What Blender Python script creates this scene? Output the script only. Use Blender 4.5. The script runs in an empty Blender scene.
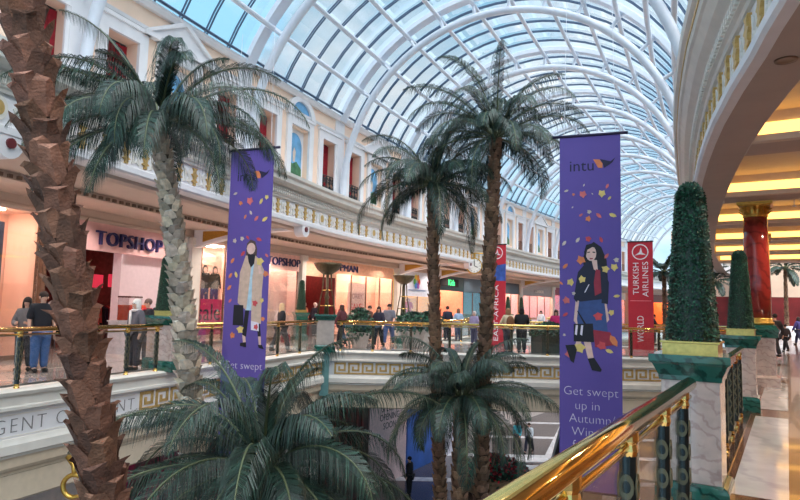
import bpy, math, random
import numpy as np
from mathutils import Vector, Matrix
random.seed(7)
SC = bpy.context.scene
COL = SC.collection
PI = math.pi

# ------------------------------------------------------------------ camera
F, PITCH, ROLL, EYE = 620.0, math.radians(5.3), math.radians(1.4), 1.6
fw = np.array([0, math.cos(PITCH), math.sin(PITCH)])
_r = np.array([1.0, 0, 0]); _u = np.cross(_r, fw)
rt = math.cos(ROLL)*_r + math.sin(ROLL)*_u
up = -math.sin(ROLL)*_r + math.cos(ROLL)*_u
CAM = np.array([0, 0, EYE])
cd = bpy.data.cameras.new('camera'); cam = bpy.data.objects.new('camera', cd); COL.objects.link(cam)
cd.sensor_width = 36; cd.lens = F/800*36; cd.clip_end = 400; cd.clip_start = .05
m = Matrix.Identity(4)
for k in range(3):
    m[k][0] = rt[k]; m[k][1] = up[k]; m[k][2] = -fw[k]; m[k][3] = CAM[k]
cam.matrix_world = m
SC.camera = cam

def ray(x, y): return fw + rt*(x-400)/F - up*(y-250)/F
def atz(x, y, z):
    r = ray(x, y); return CAM + r*((z-EYE)/r[2])
def aty(x, y, Y):
    r = ray(x, y); return CAM + r*(Y/r[1])

# ------------------------------------------------------------------ helpers
def lin(c):
    return tuple((v/255/12.92 if v/255 <= .04045 else ((v/255+.055)/1.055)**2.4) for v in c)

MATS = {}
def mat(name, c, rough=.6, metal=0, var=.12, scale=8, bump=0, bscale=40, spec=.5, coat=0, emit=None, es=0, vcol=False):
    if name in MATS: return MATS[name]
    M = bpy.data.materials.new(name); M.use_nodes = True; nt = M.node_tree; N = nt.nodes; L = nt.links
    b = N['Principled BSDF']; c = lin(c)
    b.inputs['Roughness'].default_value = rough; b.inputs['Metallic'].default_value = metal
    b.inputs['Specular IOR Level'].default_value = spec; b.inputs['Coat Weight'].default_value = coat
    tc = N.new('ShaderNodeTexCoord'); no = N.new('ShaderNodeTexNoise'); no.inputs['Scale'].default_value = scale
    no.inputs['Detail'].default_value = 4
    L.new(tc.outputs['Object'], no.inputs['Vector'])
    r = N.new('ShaderNodeValToRGB'); r.color_ramp.elements[0].position = .3; r.color_ramp.elements[1].position = .7
    r.color_ramp.elements[0].color = (*[v*(1-var) for v in c], 1); r.color_ramp.elements[1].color = (*[min(1, v*(1+var)) for v in c], 1)
    L.new(no.outputs['Fac'], r.inputs['Fac'])
    out = r.outputs['Color']
    if vcol:
        a = N.new('ShaderNodeVertexColor'); a.layer_name = 'tint'
        x = N.new('ShaderNodeMix'); x.data_type = 'RGBA'; x.blend_type = 'MULTIPLY'; x.inputs['Factor'].default_value = 1
        L.new(out, x.inputs['A']); L.new(a.outputs['Color'], x.inputs['B']); out = x.outputs['Result']
    L.new(out, b.inputs['Base Color'])
    if bump:
        n2 = N.new('ShaderNodeTexNoise'); n2.inputs['Scale'].default_value = bscale; L.new(tc.outputs['Object'], n2.inputs['Vector'])
        bp = N.new('ShaderNodeBump'); bp.inputs['Strength'].default_value = bump; bp.inputs['Distance'].default_value = .02
        L.new(n2.outputs['Fac'], bp.inputs['Height']); L.new(bp.outputs['Normal'], b.inputs['Normal'])
    if emit:
        b.inputs['Emission Color'].default_value = (*lin(emit), 1); b.inputs['Emission Strength'].default_value = es
    MATS[name] = M; return M

def marble(name, c1, c2, scale=2.2, rough=.12, dist=6, coat=.3):
    if name in MATS: return MATS[name]
    M = bpy.data.materials.new(name); M.use_nodes = True; nt = M.node_tree; N = nt.nodes; L = nt.links
    b = N['Principled BSDF']; b.inputs['Roughness'].default_value = rough; b.inputs['Coat Weight'].default_value = coat
    tc = N.new('ShaderNodeTexCoord'); mp = N.new('ShaderNodeMapping'); mp.inputs['Rotation'].default_value = (.4, .7, .5)
    w = N.new('ShaderNodeTexWave'); w.inputs['Scale'].default_value = scale; w.inputs['Distortion'].default_value = dist
    w.inputs['Detail'].default_value = 4; w.inputs['Detail Scale'].default_value = 1.6
    n = N.new('ShaderNodeTexNoise'); n.inputs['Scale'].default_value = scale*2; n.inputs['Detail'].default_value = 6
    L.new(tc.outputs['Object'], mp.inputs['Vector']); L.new(mp.outputs['Vector'], w.inputs['Vector']); L.new(mp.outputs['Vector'], n.inputs['Vector'])
    r = N.new('ShaderNodeValToRGB'); r.color_ramp.elements[0].position = .0; r.color_ramp.elements[1].position = .28
    r.color_ramp.elements[0].color = (*lin(c2), 1); r.color_ramp.elements[1].color = (*lin(c1), 1)
    L.new(w.outputs['Fac'], r.inputs['Fac'])
    r2 = N.new('ShaderNodeValToRGB'); r2.color_ramp.elements[0].position = .3; r2.color_ramp.elements[1].position = .7
    r2.color_ramp.elements[0].color = (.72, .72, .72, 1); r2.color_ramp.elements[1].color = (1, 1, 1, 1)
    L.new(n.outputs['Fac'], r2.inputs['Fac'])
    x = N.new('ShaderNodeMix'); x.data_type = 'RGBA'; x.blend_type = 'MULTIPLY'; x.inputs['Factor'].default_value = 1
    L.new(r.outputs['Color'], x.inputs['A']); L.new(r2.outputs['Color'], x.inputs['B']); L.new(x.outputs['Result'], b.inputs['Base Color'])
    MATS[name] = M; return M

def glassmat(name, tint=(1, 1, 1), gl=.06, rough=.03):
    if name in MATS: return MATS[name]
    M = bpy.data.materials.new(name); M.use_nodes = True; nt = M.node_tree; N = nt.nodes; L = nt.links
    N.remove(N['Principled BSDF']); o = N['Material Output']
    t = N.new('ShaderNodeBsdfTransparent'); t.inputs['Color'].default_value = (*tint, 1)
    g = N.new('ShaderNodeBsdfGlossy'); g.inputs['Roughness'].default_value = rough
    lw = N.new('ShaderNodeLayerWeight'); lw.inputs['Blend'].default_value = .25
    ma = N.new('ShaderNodeMath'); ma.operation = 'MULTIPLY_ADD'; ma.inputs[1].default_value = .35; ma.inputs[2].default_value = gl
    L.new(lw.outputs['Fresnel'], ma.inputs[0])
    x = N.new('ShaderNodeMixShader'); L.new(ma.outputs[0], x.inputs['Fac']); L.new(t.outputs[0], x.inputs[1]); L.new(g.outputs[0], x.inputs[2])
    L.new(x.outputs[0], o.inputs['Surface']); MATS[name] = M; return M

def emat(name, c, s):
    if name in MATS: return MATS[name]
    M = bpy.data.materials.new(name); M.use_nodes = True; nt = M.node_tree; N = nt.nodes; L = nt.links
    N.remove(N['Principled BSDF']); e = N.new('ShaderNodeEmission'); e.inputs['Color'].default_value = (*lin(c), 1); e.inputs['Strength'].default_value = s
    L.new(e.outputs[0], N['Material Output'].inputs['Surface']); MATS[name] = M; return M

class MB:
    def __init__(s): s.v = []; s.f = []; s.m = []; s.c = []; s.k = 0; s.t = 1.0; s.sm = []; s.smooth = False
    def add(s, vs, fs):
        o = len(s.v); s.v += [tuple(map(float, p)) for p in vs]
        for f in fs:
            s.f.append(tuple(i+o for i in f)); s.m.append(s.k); s.c.append(s.t); s.sm.append(s.smooth)
        return s
    def quad(s, a, b, c, d): return s.add([a, b, c, d], [(0, 1, 2, 3)])
    def poly(s, pts): return s.add(pts, [tuple(range(len(pts)))])
    def box(s, c, d, rz=0):
        x, y, z = [q/2 for q in d]; ca, sa = math.cos(rz), math.sin(rz); vs = []
        for dz in (-z, z):
            for dx, dy in ((-x, -y), (x, -y), (x, y), (-x, y)):
                vs.append((c[0]+dx*ca-dy*sa, c[1]+dx*sa+dy*ca, c[2]+dz))
        return s.add(vs, [(3, 2, 1, 0), (4, 5, 6, 7), (0, 1, 5, 4), (1, 2, 6, 5), (2, 3, 7, 6), (3, 0, 4, 7)])
    def tube(s, pts, r, n=8, cap=True):
        pts = [Vector(p) for p in pts]; rs = r if isinstance(r, (list, tuple)) else [r]*len(pts)
        vs = []; prev = None
        for i, p in enumerate(pts):
            t = (pts[min(i+1, len(pts)-1)]-pts[max(i-1, 0)]).normalized()
            if prev is None:
                a = Vector((0, 0, 1)) if abs(t.z) < .9 else Vector((1, 0, 0)); u = t.cross(a).normalized()
            else:
                u = (prev - t*prev.dot(t)).normalized()
            prev = u; w = t.cross(u)
            for j in range(n):
                q = 2*PI*j/n; vs.append(p+u*math.cos(q)*rs[i]+w*math.sin(q)*rs[i])
        fs = [(i*n+j, i*n+(j+1) % n, (i+1)*n+(j+1) % n, (i+1)*n+j) for i in range(len(pts)-1) for j in range(n)]
        if cap: fs += [tuple(range(n-1, -1, -1)), tuple((len(pts)-1)*n+j for j in range(n))]
        return s.add(vs, fs)
    def lathe(s, prof, c=(0, 0, 0), n=16, a0=0, sq=None):
        vs = []
        for r, z in prof:
            for j in range(n):
                q = 2*PI*j/n+a0; vs.append((c[0]+r*math.cos(q), c[1]+r*math.sin(q), c[2]+z))
        fs = [(i*n+j, i*n+(j+1) % n, (i+1)*n+(j+1) % n, (i+1)*n+j) for i in range(len(prof)-1) for j in range(n)]
        fs += [tuple(range(n-1, -1, -1)), tuple((len(prof)-1)*n+j for j in range(n))]
        return s.add(vs, fs)
    def sqprof(s, prof, rz=0, c=(0, 0, 0)):
        """square plan loft: prof = (half width, z)"""
        return s.lathe([(w*math.sqrt(2), z) for w, z in prof], c, 4, PI/4+rz)
    def ell(s, c, r, nu=10, nv=7):
        vs = []
        for i in range(nv+1):
            a = -PI/2+PI*i/nv
            for j in range(nu):
                q = 2*PI*j/nu; vs.append((c[0]+r[0]*math.cos(a)*math.cos(q), c[1]+r[1]*math.cos(a)*math.sin(q), c[2]+r[2]*math.sin(a)))
        return s.add(vs, [(i*nu+j, i*nu+(j+1) % nu, (i+1)*nu+(j+1) % nu, (i+1)*nu+j) for i in range(nv) for j in range(nu)])
    def sweep(s, path, prof, closed=True):
        """path: 2d pts; prof: (offset to the right, z) polygon"""
        nrm = norms(path); vs = []; n = len(prof)
        for p, q in zip(path, nrm):
            for o, z in prof: vs.append((p[0]+q[0]*o, p[1]+q[1]*o, z))
        e = n if closed else n-1
        fs = [(i*n+j, i*n+(j+1) % n, (i+1)*n+(j+1) % n, (i+1)*n+j) for i in range(len(path)-1) for j in range(e)]
        if closed: fs += [tuple(range(n)), tuple((len(path)-1)*n+j for j in range(n-1, -1, -1))]
        return s.add(vs, fs)
    def prism(s, pts, frame, d0, d1):
        """2d pts mapped by frame(u,v,depth)"""
        n = len(pts); vs = [frame(u, v, d0) for u, v in pts]+[frame(u, v, d1) for u, v in pts]
        return s.add(vs, [tuple(range(n-1, -1, -1)), tuple(range(n, 2*n))]+[(i, (i+1) % n, n+(i+1) % n, n+i) for i in range(n)])

def norms(path):
    path = [np.array(p[:2], float) for p in path]; out = []
    for i in range(len(path)):
        a = path[i]-path[i-1] if i > 0 else path[1]-path[0]
        b = path[i+1]-path[i] if i < len(path)-1 else a
        a = a/np.hypot(*a); b = b/np.hypot(*b)
        n1 = np.array([a[1], -a[0]]); n2 = np.array([b[1], -b[0]]); q = n1+n2
        out.append(q/(q@n1))
    return out
def offset(path, o): return [np.array(p[:2])+q*o for p, q in zip(path, norms(path))]
def arcs(path):
    s = [0.0]
    for a, b in zip(path, path[1:]): s.append(s[-1]+float(np.hypot(*(np.array(b)-np.array(a)))))
    return s
def at(path, s, S=None):
    S = S or arcs(path); i = 0
    while i < len(S)-2 and S[i+1] < s: i += 1
    a, b = np.array(path[i]), np.array(path[i+1]); u = (s-S[i])/(S[i+1]-S[i]); d = (b-a)/np.hypot(*(b-a))
    return a+(b-a)*u, d
def hit(path, x, y):
    S = arcs(path); r = ray(x, y)
    for i in range(len(path)-1):
        p, q = np.array(path[i]), np.array(path[i+1]); n = np.array([q[1]-p[1], p[0]-q[0]]); den = n@r[:2]
        if abs(den) < 1e-9: continue
        t = (n@p)/den
        if t < 0: continue
        w = CAM+t*r; u = (w[:2]-p)@(q-p)/((q-p)@(q-p))
        if -1e-6 <= u < 1: return S[i]+u*(S[i+1]-S[i]), w
    return None
def smoothpath(P, step=1.0):
    P = [np.array(p, float) for p in P]; out = []
    Q = [2*P[0]-P[1]]+P+[2*P[-1]-P[-2]]
    for i in range(1, len(Q)-2):
        n = max(2, int(np.hypot(*(Q[i+1]-Q[i]))/step))
        for j in range(n):
            t = j/n; a, b, c, d = Q[i-1:i+3]
            out.append(.5*((2*b)+(c-a)*t+(2*a-5*b+4*c-d)*t*t+(3*b-a-3*c+d)*t**3))
    out.append(P[-1]); return out

def obj(name, mb, mats, parent=None, loc=None, bevel=0):
    me = bpy.data.meshes.new(name); me.from_pydata(mb.v, [], mb.f)
    mats = mats if isinstance(mats, (list, tuple)) else [mats]
    for q in mats: me.materials.append(q)
    me.polygons.foreach_set('material_index', mb.m); me.polygons.foreach_set('use_smooth', mb.sm)
    if any(c != 1.0 for c in mb.c):
        a = me.color_attributes.new('tint', 'FLOAT_COLOR', 'CORNER'); buf = []
        for f, c in zip(mb.f, mb.c):
            cc = c if isinstance(c, tuple) else (c, c, c)
            buf += [cc[0], cc[1], cc[2], 1.0]*len(f)
        a.data.foreach_set('color', buf)
    me.update()
    o = bpy.data.objects.new(name, me); COL.objects.link(o)
    if parent: o.parent = parent
    if loc is not None: o.location = loc
    if bevel:
        b = o.modifiers.new('bevel', 'BEVEL'); b.width = bevel; b.segments = 2; b.limit_method = 'ANGLE'
    return o
def tag(o, label=None, cat=None, group=None, kind=None):
    if label: o['label'] = label
    if cat: o['category'] = cat
    if group: o['group'] = group
    if kind: o['kind'] = kind
    return o
def thing(name, label, cat, loc=(0, 0, 0), rz=0, group=None):
    o = bpy.data.objects.new(name, None); COL.objects.link(o); o.location = loc; o.rotation_euler = (0, 0, rz); o.empty_display_size = .2
    return tag(o, label, cat, group)
def struct(name, label, loc=(0, 0, 0)):
    o = bpy.data.objects.new(name, None); COL.objects.link(o); o.location = loc
    return tag(o, label, None, None, 'structure')
def dup(o, loc=None, rz=None, label=None, parent=None, sc=None):
    c = o.copy(); COL.objects.link(c)
    if parent: c.parent = parent
    if loc is not None: c.location = loc
    if rz is not None: c.rotation_euler = (0, 0, rz)
    if sc is not None: c.scale = (sc,)*3 if not isinstance(sc, tuple) else sc
    if label: c['label'] = label
    for ch in list(o.children): dup(ch, parent=c)
    return c
def textmb(body, size, ext=.01, align='CENTER', space=1.0, sx=1.0, off=0.0):
    cu = bpy.data.curves.new('t', 'FONT'); cu.body = body; cu.size = size; cu.extrude = ext; cu.align_x = align; cu.align_y = 'CENTER'
    cu.space_character = space; cu.resolution_u = 3; cu.offset = off
    o = bpy.data.objects.new('t', cu); COL.objects.link(o)
    dg = bpy.context.evaluated_depsgraph_get(); dg.update()
    me = bpy.data.meshes.new_from_object(o.evaluated_get(dg))
    vs = [(v.co.x*sx, v.co.y, v.co.z) for v in me.vertices]; fs = [tuple(p.vertices) for p in me.polygons]
    bpy.data.objects.remove(o); bpy.data.curves.remove(cu); bpy.data.meshes.remove(me)
    return vs, fs
def text(mb, body, size, frame, ext=.01, align='CENTER', space=1.0, sx=1.0, fit=None, off=0.0):
    """frame(u,v,d) -> world"""
    vs, fs = textmb(body, size, ext, align, space, sx, off)
    if fit:
        x0 = min(v[0] for v in vs); x1 = max(v[0] for v in vs); k = (fit[1]-fit[0])/(x1-x0)
        vs = [((v[0]-x0)*k+fit[0], v[1], v[2]) for v in vs]
    mb.add([frame(*v) for v in vs], fs)
def wframe(p, d, z0=0, out=1):
    """vertical frame at ground point p, running along d, depth to the right of d (out=1)"""
    d = np.array(d, float); d /= np.hypot(*d); n = np.array([d[1], -d[0]])*out
    return lambda u, v, w: (p[0]+d[0]*u+n[0]*w, p[1]+d[1]*u+n[1]*w, z0+v)
def rect(u0, v0, u1, v1): return [(u0, v0), (u1, v0), (u1, v1), (u0, v1)]

# ------------------------------------------------------------------ materials
WHITE = mat('white_plaster', (232, 230, 232), .55, var=.04, scale=3)
CREAM = mat('cream_plaster', (246, 216, 192), .6, var=.05, scale=2)
STONE = mat('ivory_moulding', (226, 221, 212), .5, var=.05, scale=4)
TAUPE = mat('taupe_ceiling', (196, 178, 164), .6, var=.04, scale=2)
GREYTAUPE = mat('brown_grey_ceiling', (178, 162, 152), .55, var=.05, scale=2)
STEEL = mat('white_painted_steel', (222, 228, 238), .4, var=.03, scale=5)
BARM = mat('blue_grey_glazing_bar', (70, 92, 120), .4, var=.1, scale=6)
GOLD = mat('gilding', (214, 170, 84), .3, metal=.85, var=.12, scale=20)
GILT = mat('ochre_gilding', (208, 172, 106), .45, metal=.35, var=.15, scale=14)
BRASS = mat('polished_brass', (232, 194, 118), .12, metal=1, var=.06, scale=12)
DARKIRON = mat('black_green_iron', (18, 28, 30), .3, var=.2, scale=12)
GREENM = marble('green_marble', (44, 106, 94), (22, 66, 58), 4, .1, 9)
PINKM = marble('pink_marble', (222, 198, 188), (202, 172, 164), 3.0, .14, 12)
REDM = marble('red_marble', (172, 54, 48), (140, 42, 40), 1.2, .14, 9)
BROWNM = marble('brown_marble', (140, 92, 64), (96, 60, 44), 1.0, .16, 6)
DBROWNM = marble('dark_brown_marble', (92, 66, 56), (56, 40, 36), 1.4, .12, 6)
WHITEM = marble('white_marble', (232, 226, 228), (216, 210, 214), .9, .1, 7)
PALEFLOOR = marble('pale_floor_marble', (214, 196, 188), (180, 158, 152), .5, .1, 6)
GLASS = glassmat('clear_glass', (.97, .985, .98), .05)
ROOFGLASS = glassmat('roof_glass', (.97, .985, 1), .02, .1)
RED = mat('red_curtain', (150, 24, 40), .8, var=.25, scale=12)
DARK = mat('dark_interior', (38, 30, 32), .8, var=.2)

# ------------------------------------------------------------------ plan
K = .86
def centreline():
    ds, kk = 7.07*K, .005/K; x, y, a = 1.143*K, 19.84*K, .401; n = 8; P = {0: (x, y, a)}
    for j in range(1, 11*n+1):
        x += ds/n*math.sin(a); y += ds/n*math.cos(a); a += kk*ds/n; P[j] = (x, y, a)
    x, y, a = P[0]
    for j in range(1, 3*n+1):
        x -= ds/n*math.sin(a); y -= ds/n*math.cos(a); a -= kk*ds/n; P[-j] = (x, y, a)
    return P
CL = centreline(); NB = 8; I0, I1 = -3, 11
RW, RH, RZ = 7.53*K, 7.726*K, 1.6+K*(6.986-1.6)
FAC = [np.array([CL[j][0]-6.75*math.cos(CL[j][2]), CL[j][1]+6.75*math.sin(CL[j][2])]) for j in range(I0*NB, I1*NB+1)]
arcs_FAC = arcs(FAC)
ENT = smoothpath([(-10.2, -1.5), (-8.4, 4.6), (-6.7, 10.3), (-5.2, 15.6), (-4.0, 19.4), (-2.2, 24.3), (0, 28.7), (2.2, 32.5), (6.9, 41.2), (12.7, 50.2), (20.6, 60.4), (29, 69), (37, 75.5), (47, 82)])
SHOP = offset(ENT, -4.8)
ENR = smoothpath([(1.75, -2), (2.2, .5), (2.75, 2.9), (3.32, 5.07), (3.73, 6.29), (4.51, 8.62), (6.0, 12.27), (8.4, 17.5), (10.7, 22.2), (13.6, 27.9), (16.9, 33.7), (20.9, 40.5), (24.6, 45.5), (29, 51), (34, 57)])
R0 = np.array([.28, 1.72]); RD = np.array([.530, .848]); RN = np.array([.848, -.530]); RANG = math.atan2(RD[1], RD[0])
def R(t, n=0): return R0+RD*t+RN*n
L0 = np.array([-6.72, 10.56]); LD = np.array([.343, .939]); LD = LD/np.hypot(*LD)
def Lp(t, n=0): return L0+LD*t+np.array([LD[1], -LD[0]])*n
BY = 22.0
BC = np.array([-2.5, BY])                      # bridge corner
BE = np.array([12.6, BY+.1])
BB = 30.0                                      # back edge of the bridge

def cpt(i, o):
    """point at rib coordinate i, offset o to the right of the hall's centre line"""
    j = i*NB; a = int(math.floor(j)); a = max(I0*NB, min(I1*NB-1, a)); f = j-a
    p, q = CL[a], CL[a+1]; x, y, h = [p[k]+(q[k]-p[k])*f for k in range(3)]
    return (x+o*math.cos(h), y-o*math.sin(h), h)
FO = -6.75
def fpt(i, o=0): return cpt(i, FO+o)[:2]

# ------------------------------------------------------------------ world and light
W = bpy.data.worlds.new('sky'); SC.world = W; W.use_nodes = True; nt = W.node_tree; N = nt.nodes; L = nt.links
bg = N['Background']; tc = N.new('ShaderNodeTexCoord'); mp = N.new('ShaderNodeMapping'); mp.inputs['Scale'].default_value = (1, 1, 2.2)
no = N.new('ShaderNodeTexNoise'); no.inputs['Scale'].default_value = 2.3; no.inputs['Detail'].default_value = 7; no.inputs['Roughness'].default_value = .55
rp = N.new('ShaderNodeValToRGB'); e = rp.color_ramp.elements
e[0].position = .44; e[0].color = (*lin((150, 208, 240)), 1); e[1].position = .68; e[1].color = (*lin((246, 252, 255)), 1)
L.new(tc.outputs['Generated'], mp.inputs['Vector']); L.new(mp.outputs['Vector'], no.inputs['Vector']); L.new(no.outputs['Fac'], rp.inputs['Fac'])
L.new(rp.outputs['Color'], bg.inputs['Color']); bg.inputs['Strength'].default_value = .95
def light(name, kind, loc, energy, color, rot=(0, 0, 0), size=1, sizey=None):
    d = bpy.data.lights.new(name, kind); d.energy = energy; d.color = color
    o = bpy.data.objects.new(name, d); COL.objects.link(o); o.location = loc; o.rotation_euler = rot
    if kind == 'AREA':
        d.size = size
        if sizey: d.shape = 'RECTANGLE'; d.size_y = sizey
    if kind == 'SUN': d.angle = size
    return o
light('sun', 'SUN', (0, 0, 30), 4.2, (1, .97, .94), (math.radians(24), math.radians(20), 0), math.radians(75))
SC.view_settings.view_transform = 'Standard'; SC.view_settings.look = 'None'; SC.view_settings.exposure = .5; SC.view_settings.gamma = 1
try: SC.view_settings.use_curve_mapping = False
except Exception: pass

# ------------------------------------------------------------------ roof
roof = struct('ceiling', 'glazed barrel vault of white steel arches over the hall')
def arch(i, k, rad):
    a = math.radians(k); x, y, h = cpt(i, -(RW+rad)*math.cos(a)); return (x, y, RZ+(RH+rad)*math.sin(a))
GK0, GK1 = 25.5, 154.5
pur = [36+11.6*q for q in range(10)]+[151.5]
NI = list(range(-3, 11))
g = MB(); kk = np.linspace(GK0, GK1, 25); ii = np.linspace(-3, 10, 40)
g.add([arch(i, k, .92) for i in ii for k in kk], [(a*25+b, a*25+b+1, (a+1)*25+b+1, (a+1)*25+b) for a in range(39) for b in range(24)])
obj('roof_glass', g, ROOFGLASS, roof)
for i in NI:
    g = MB(); g.smooth = True
    g.tube([arch(i, k, 0) for k in np.linspace(-6, 186, 49)], .14, 10); obj('roof_arch', g, STEEL, roof)
    g = MB(); hw = .2
    ks = np.linspace(GK0-1, GK1+1, 40); vs = []
    for k in ks:
        for d, r in ((-hw, .72), (hw, .72), (hw, .9), (-hw, .9)): vs.append(arch(i+d/6.08, k, r))
    g.add(vs, [(a*4+b, a*4+(b+1) % 4, a*4+4+(b+1) % 4, a*4+4+b) for a in range(39) for b in range(4)])
    for k in pur: g.tube([arch(i, k, .02), arch(i, k, .75)], .07, 6)
    obj('arch_band', g, STEEL, roof)
for k in pur:
    g = MB(); g.smooth = True; g.tube([arch(i, k, .52) for i in np.linspace(-3, 10, 53)], .085, 8); obj('purlin', g, STEEL, roof)
g = MB(); ks = np.linspace(GK0, GK1, 24)
for i in NI[:-1]:
    for q in range(1, 6):
        for d in ((-.05, .05) if i < 5 else (0,)):
            c = i+q/6+d/6.08; vs = []; hw = .013/6.08 if i < 5 else .022/6.08
            for k in ks:
                for dd, r in ((-hw, .85), (hw, .85), (hw, .9), (-hw, .9)): vs.append(arch(c+dd, k, r))
            g.add(vs, [(a*4+b, a*4+(b+1) % 4, a*4+4+(b+1) % 4, a*4+4+b) for a in range(len(ks)-1) for b in range(4)])
for k in (GK0+1.2, GK1-1.2): g.tube([arch(i, k, .8) for i in np.linspace(-3, 10, 53)], .05, 5)
tag(obj('glazing_bars', g, BARM, roof), None, None, None, 'stuff')

# ------------------------------------------------------------------ left upper facade
WT = 9.45
fac = struct('wall_left', 'cream upper facade with tall curtained openings and white surrounds')
g = MB(); openings = []
def fq(i0, i1, z0, z1, o0=0, o1=None):
    o1 = o0 if o1 is None else o1
    a, b = fpt(i0, o0), fpt(i1, o1); g.quad((*a, z0), (*b, z0), (*b, z1), (*a, z1))
WIN = ((.13, .29), (.79, .96)); NICHE = (.44, .63)
for b in range(-3, 10):
    edges = [0, .13, .29, .44, .63, .79, .96, 1]
    for q in range(7):
        i0, i1 = b+edges[q], b+edges[q+1]
        op = (6.05, 8.25) if q in (1, 5) else ((6.3, 8.2) if q == 3 else None)
        if not op:
            for z0, z1 in ((5.6, WT),): fq(i0, i1, z0, z1)
        else:
            d = -.4 if q != 3 else -.22
            fq(i0, i1, 5.6, op[0]); fq(i0, i1, op[1], WT)
            for e_ in (i0, i1):
                a, c = fpt(e_, 0), fpt(e_, d); g.quad((*a, op[0]), (*c, op[0]), (*c, op[1]), (*a, op[1]))
            for z in op:
                a, c, a2, c2 = fpt(i0, 0), fpt(i0, d), fpt(i1, 0), fpt(i1, d); g.quad((*a, z), (*a2, z), (*c2, z), (*c, z))
obj('facade', g, CREAM, fac)
def fprof(name, prof, m):
    g = MB(); g.sweep([fpt(i, 0) for i in np.linspace(-3, 10, 105)], prof); return obj(name, g, m, fac)
fprof('eaves_moulding', [(-.3, 9.3), (.12, 9.3), (.2, 9.42), (.2, 9.5), (-.3, 9.55)], WHITE)
fprof('string_course', [(0, 8.72), (.07, 8.72), (.1, 8.8), (0, 8.82)], WHITE)
g = MB(); g.sweep([fpt(i, 0) for i in np.linspace(-3, -.6, 24)], [(.08, 6.05), (.11, 6.05), (.11, 6.13), (.08, 6.13)]); obj('gold_line', g, GILT, fac)
fprof('skirting', [(0, 5.6), (.08, 5.6), (.08, 6.0), (.05, 6.04), (0, 6.04)], WHITE)
sky_paint = mat('painted_mural', (110, 170, 214), .6, var=.35, scale=1.6)
for b in range(-3, 10):
    g = MB()
    def bar(i0, i1, z0, z1, o=.07, oo=0.0):
        a, c = fpt(b+i0, oo), fpt(b+i1, oo); fr = wframe(a, np.array(c)-np.array(a)); Lg = float(np.hypot(*(np.array(c)-np.array(a))))
        g.prism(rect(0, z0, Lg, z1), fr, 0, o)
    for w0, w1 in (*WIN, NICHE):
        bar(w0-.045, w0, 6.0, 8.6, .09); bar(w1, w1+.045, 6.0, 8.6, .09); bar(w0, w1, 8.25, 8.6, .09); bar(w0-.055, w1+.055, 8.56, 8.66, .14)
    if b % 2 == 0:   # round lunette over the niche
        a, c = np.array(fpt(b+NICHE[0]-.05)), np.array(fpt(b+NICHE[1]+.05)); fr = wframe(a, c-a); wd = float(np.hypot(*(c-a)))
        arcp = [(wd/2+wd/2*math.cos(t), 8.66+.72*math.sin(t)) for t in np.linspace(0, PI, 17)]
        inn = [(wd/2+wd*.34*math.cos(t), 8.7+.5*math.sin(t)) for t in np.linspace(PI, 0, 17)]
        for q in range(16):
            g.prism([arcp[q], arcp[q+1], inn[15-q], inn[16-q]], fr, 0, .13)
        g.k = 1; g.prism([(wd/2+wd*.34*math.cos(t), 8.7+.5*math.sin(t)) for t in np.linspace(0, PI, 15)], fr, 0, .03); g.k = 0
    else:            # pediment
        a, c = np.array(fpt(b+NICHE[0]-.13)), np.array(fpt(b+NICHE[1]+.13)); fr = wframe(a, c-a); wd = float(np.hypot(*(c-a)))
        g.prism([(0, 8.62), (wd, 8.62), (wd/2, 9.42)], fr, 0, .12)
        g.prism([(.0, 8.62), (.0, 8.72), (wd/2, 9.5), (wd, 8.72), (wd, 8.62), (wd/2, 9.36)], fr, .1, .2)
        g.prism(rect(-.05, 8.56, wd+.05, 8.68), fr, 0, .2)
    if b == -2:      # painted columns beside the arch
        for q in (.78, .9): pass
    obj('surround', g, [WHITE, sky_paint], fac)
# pilasters behind each arch foot
for i in range(-3, 11):
    g = MB(); a, c = np.array(fpt(i-.055)), np.array(fpt(i+.055)); fr = wframe(a, c-a); wd = float(np.hypot(*(c-a)))
    g.prism(rect(0, 5.8, wd, 9.3), fr, 0, .06); obj('pilaster', g, WHITE, fac)
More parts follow.
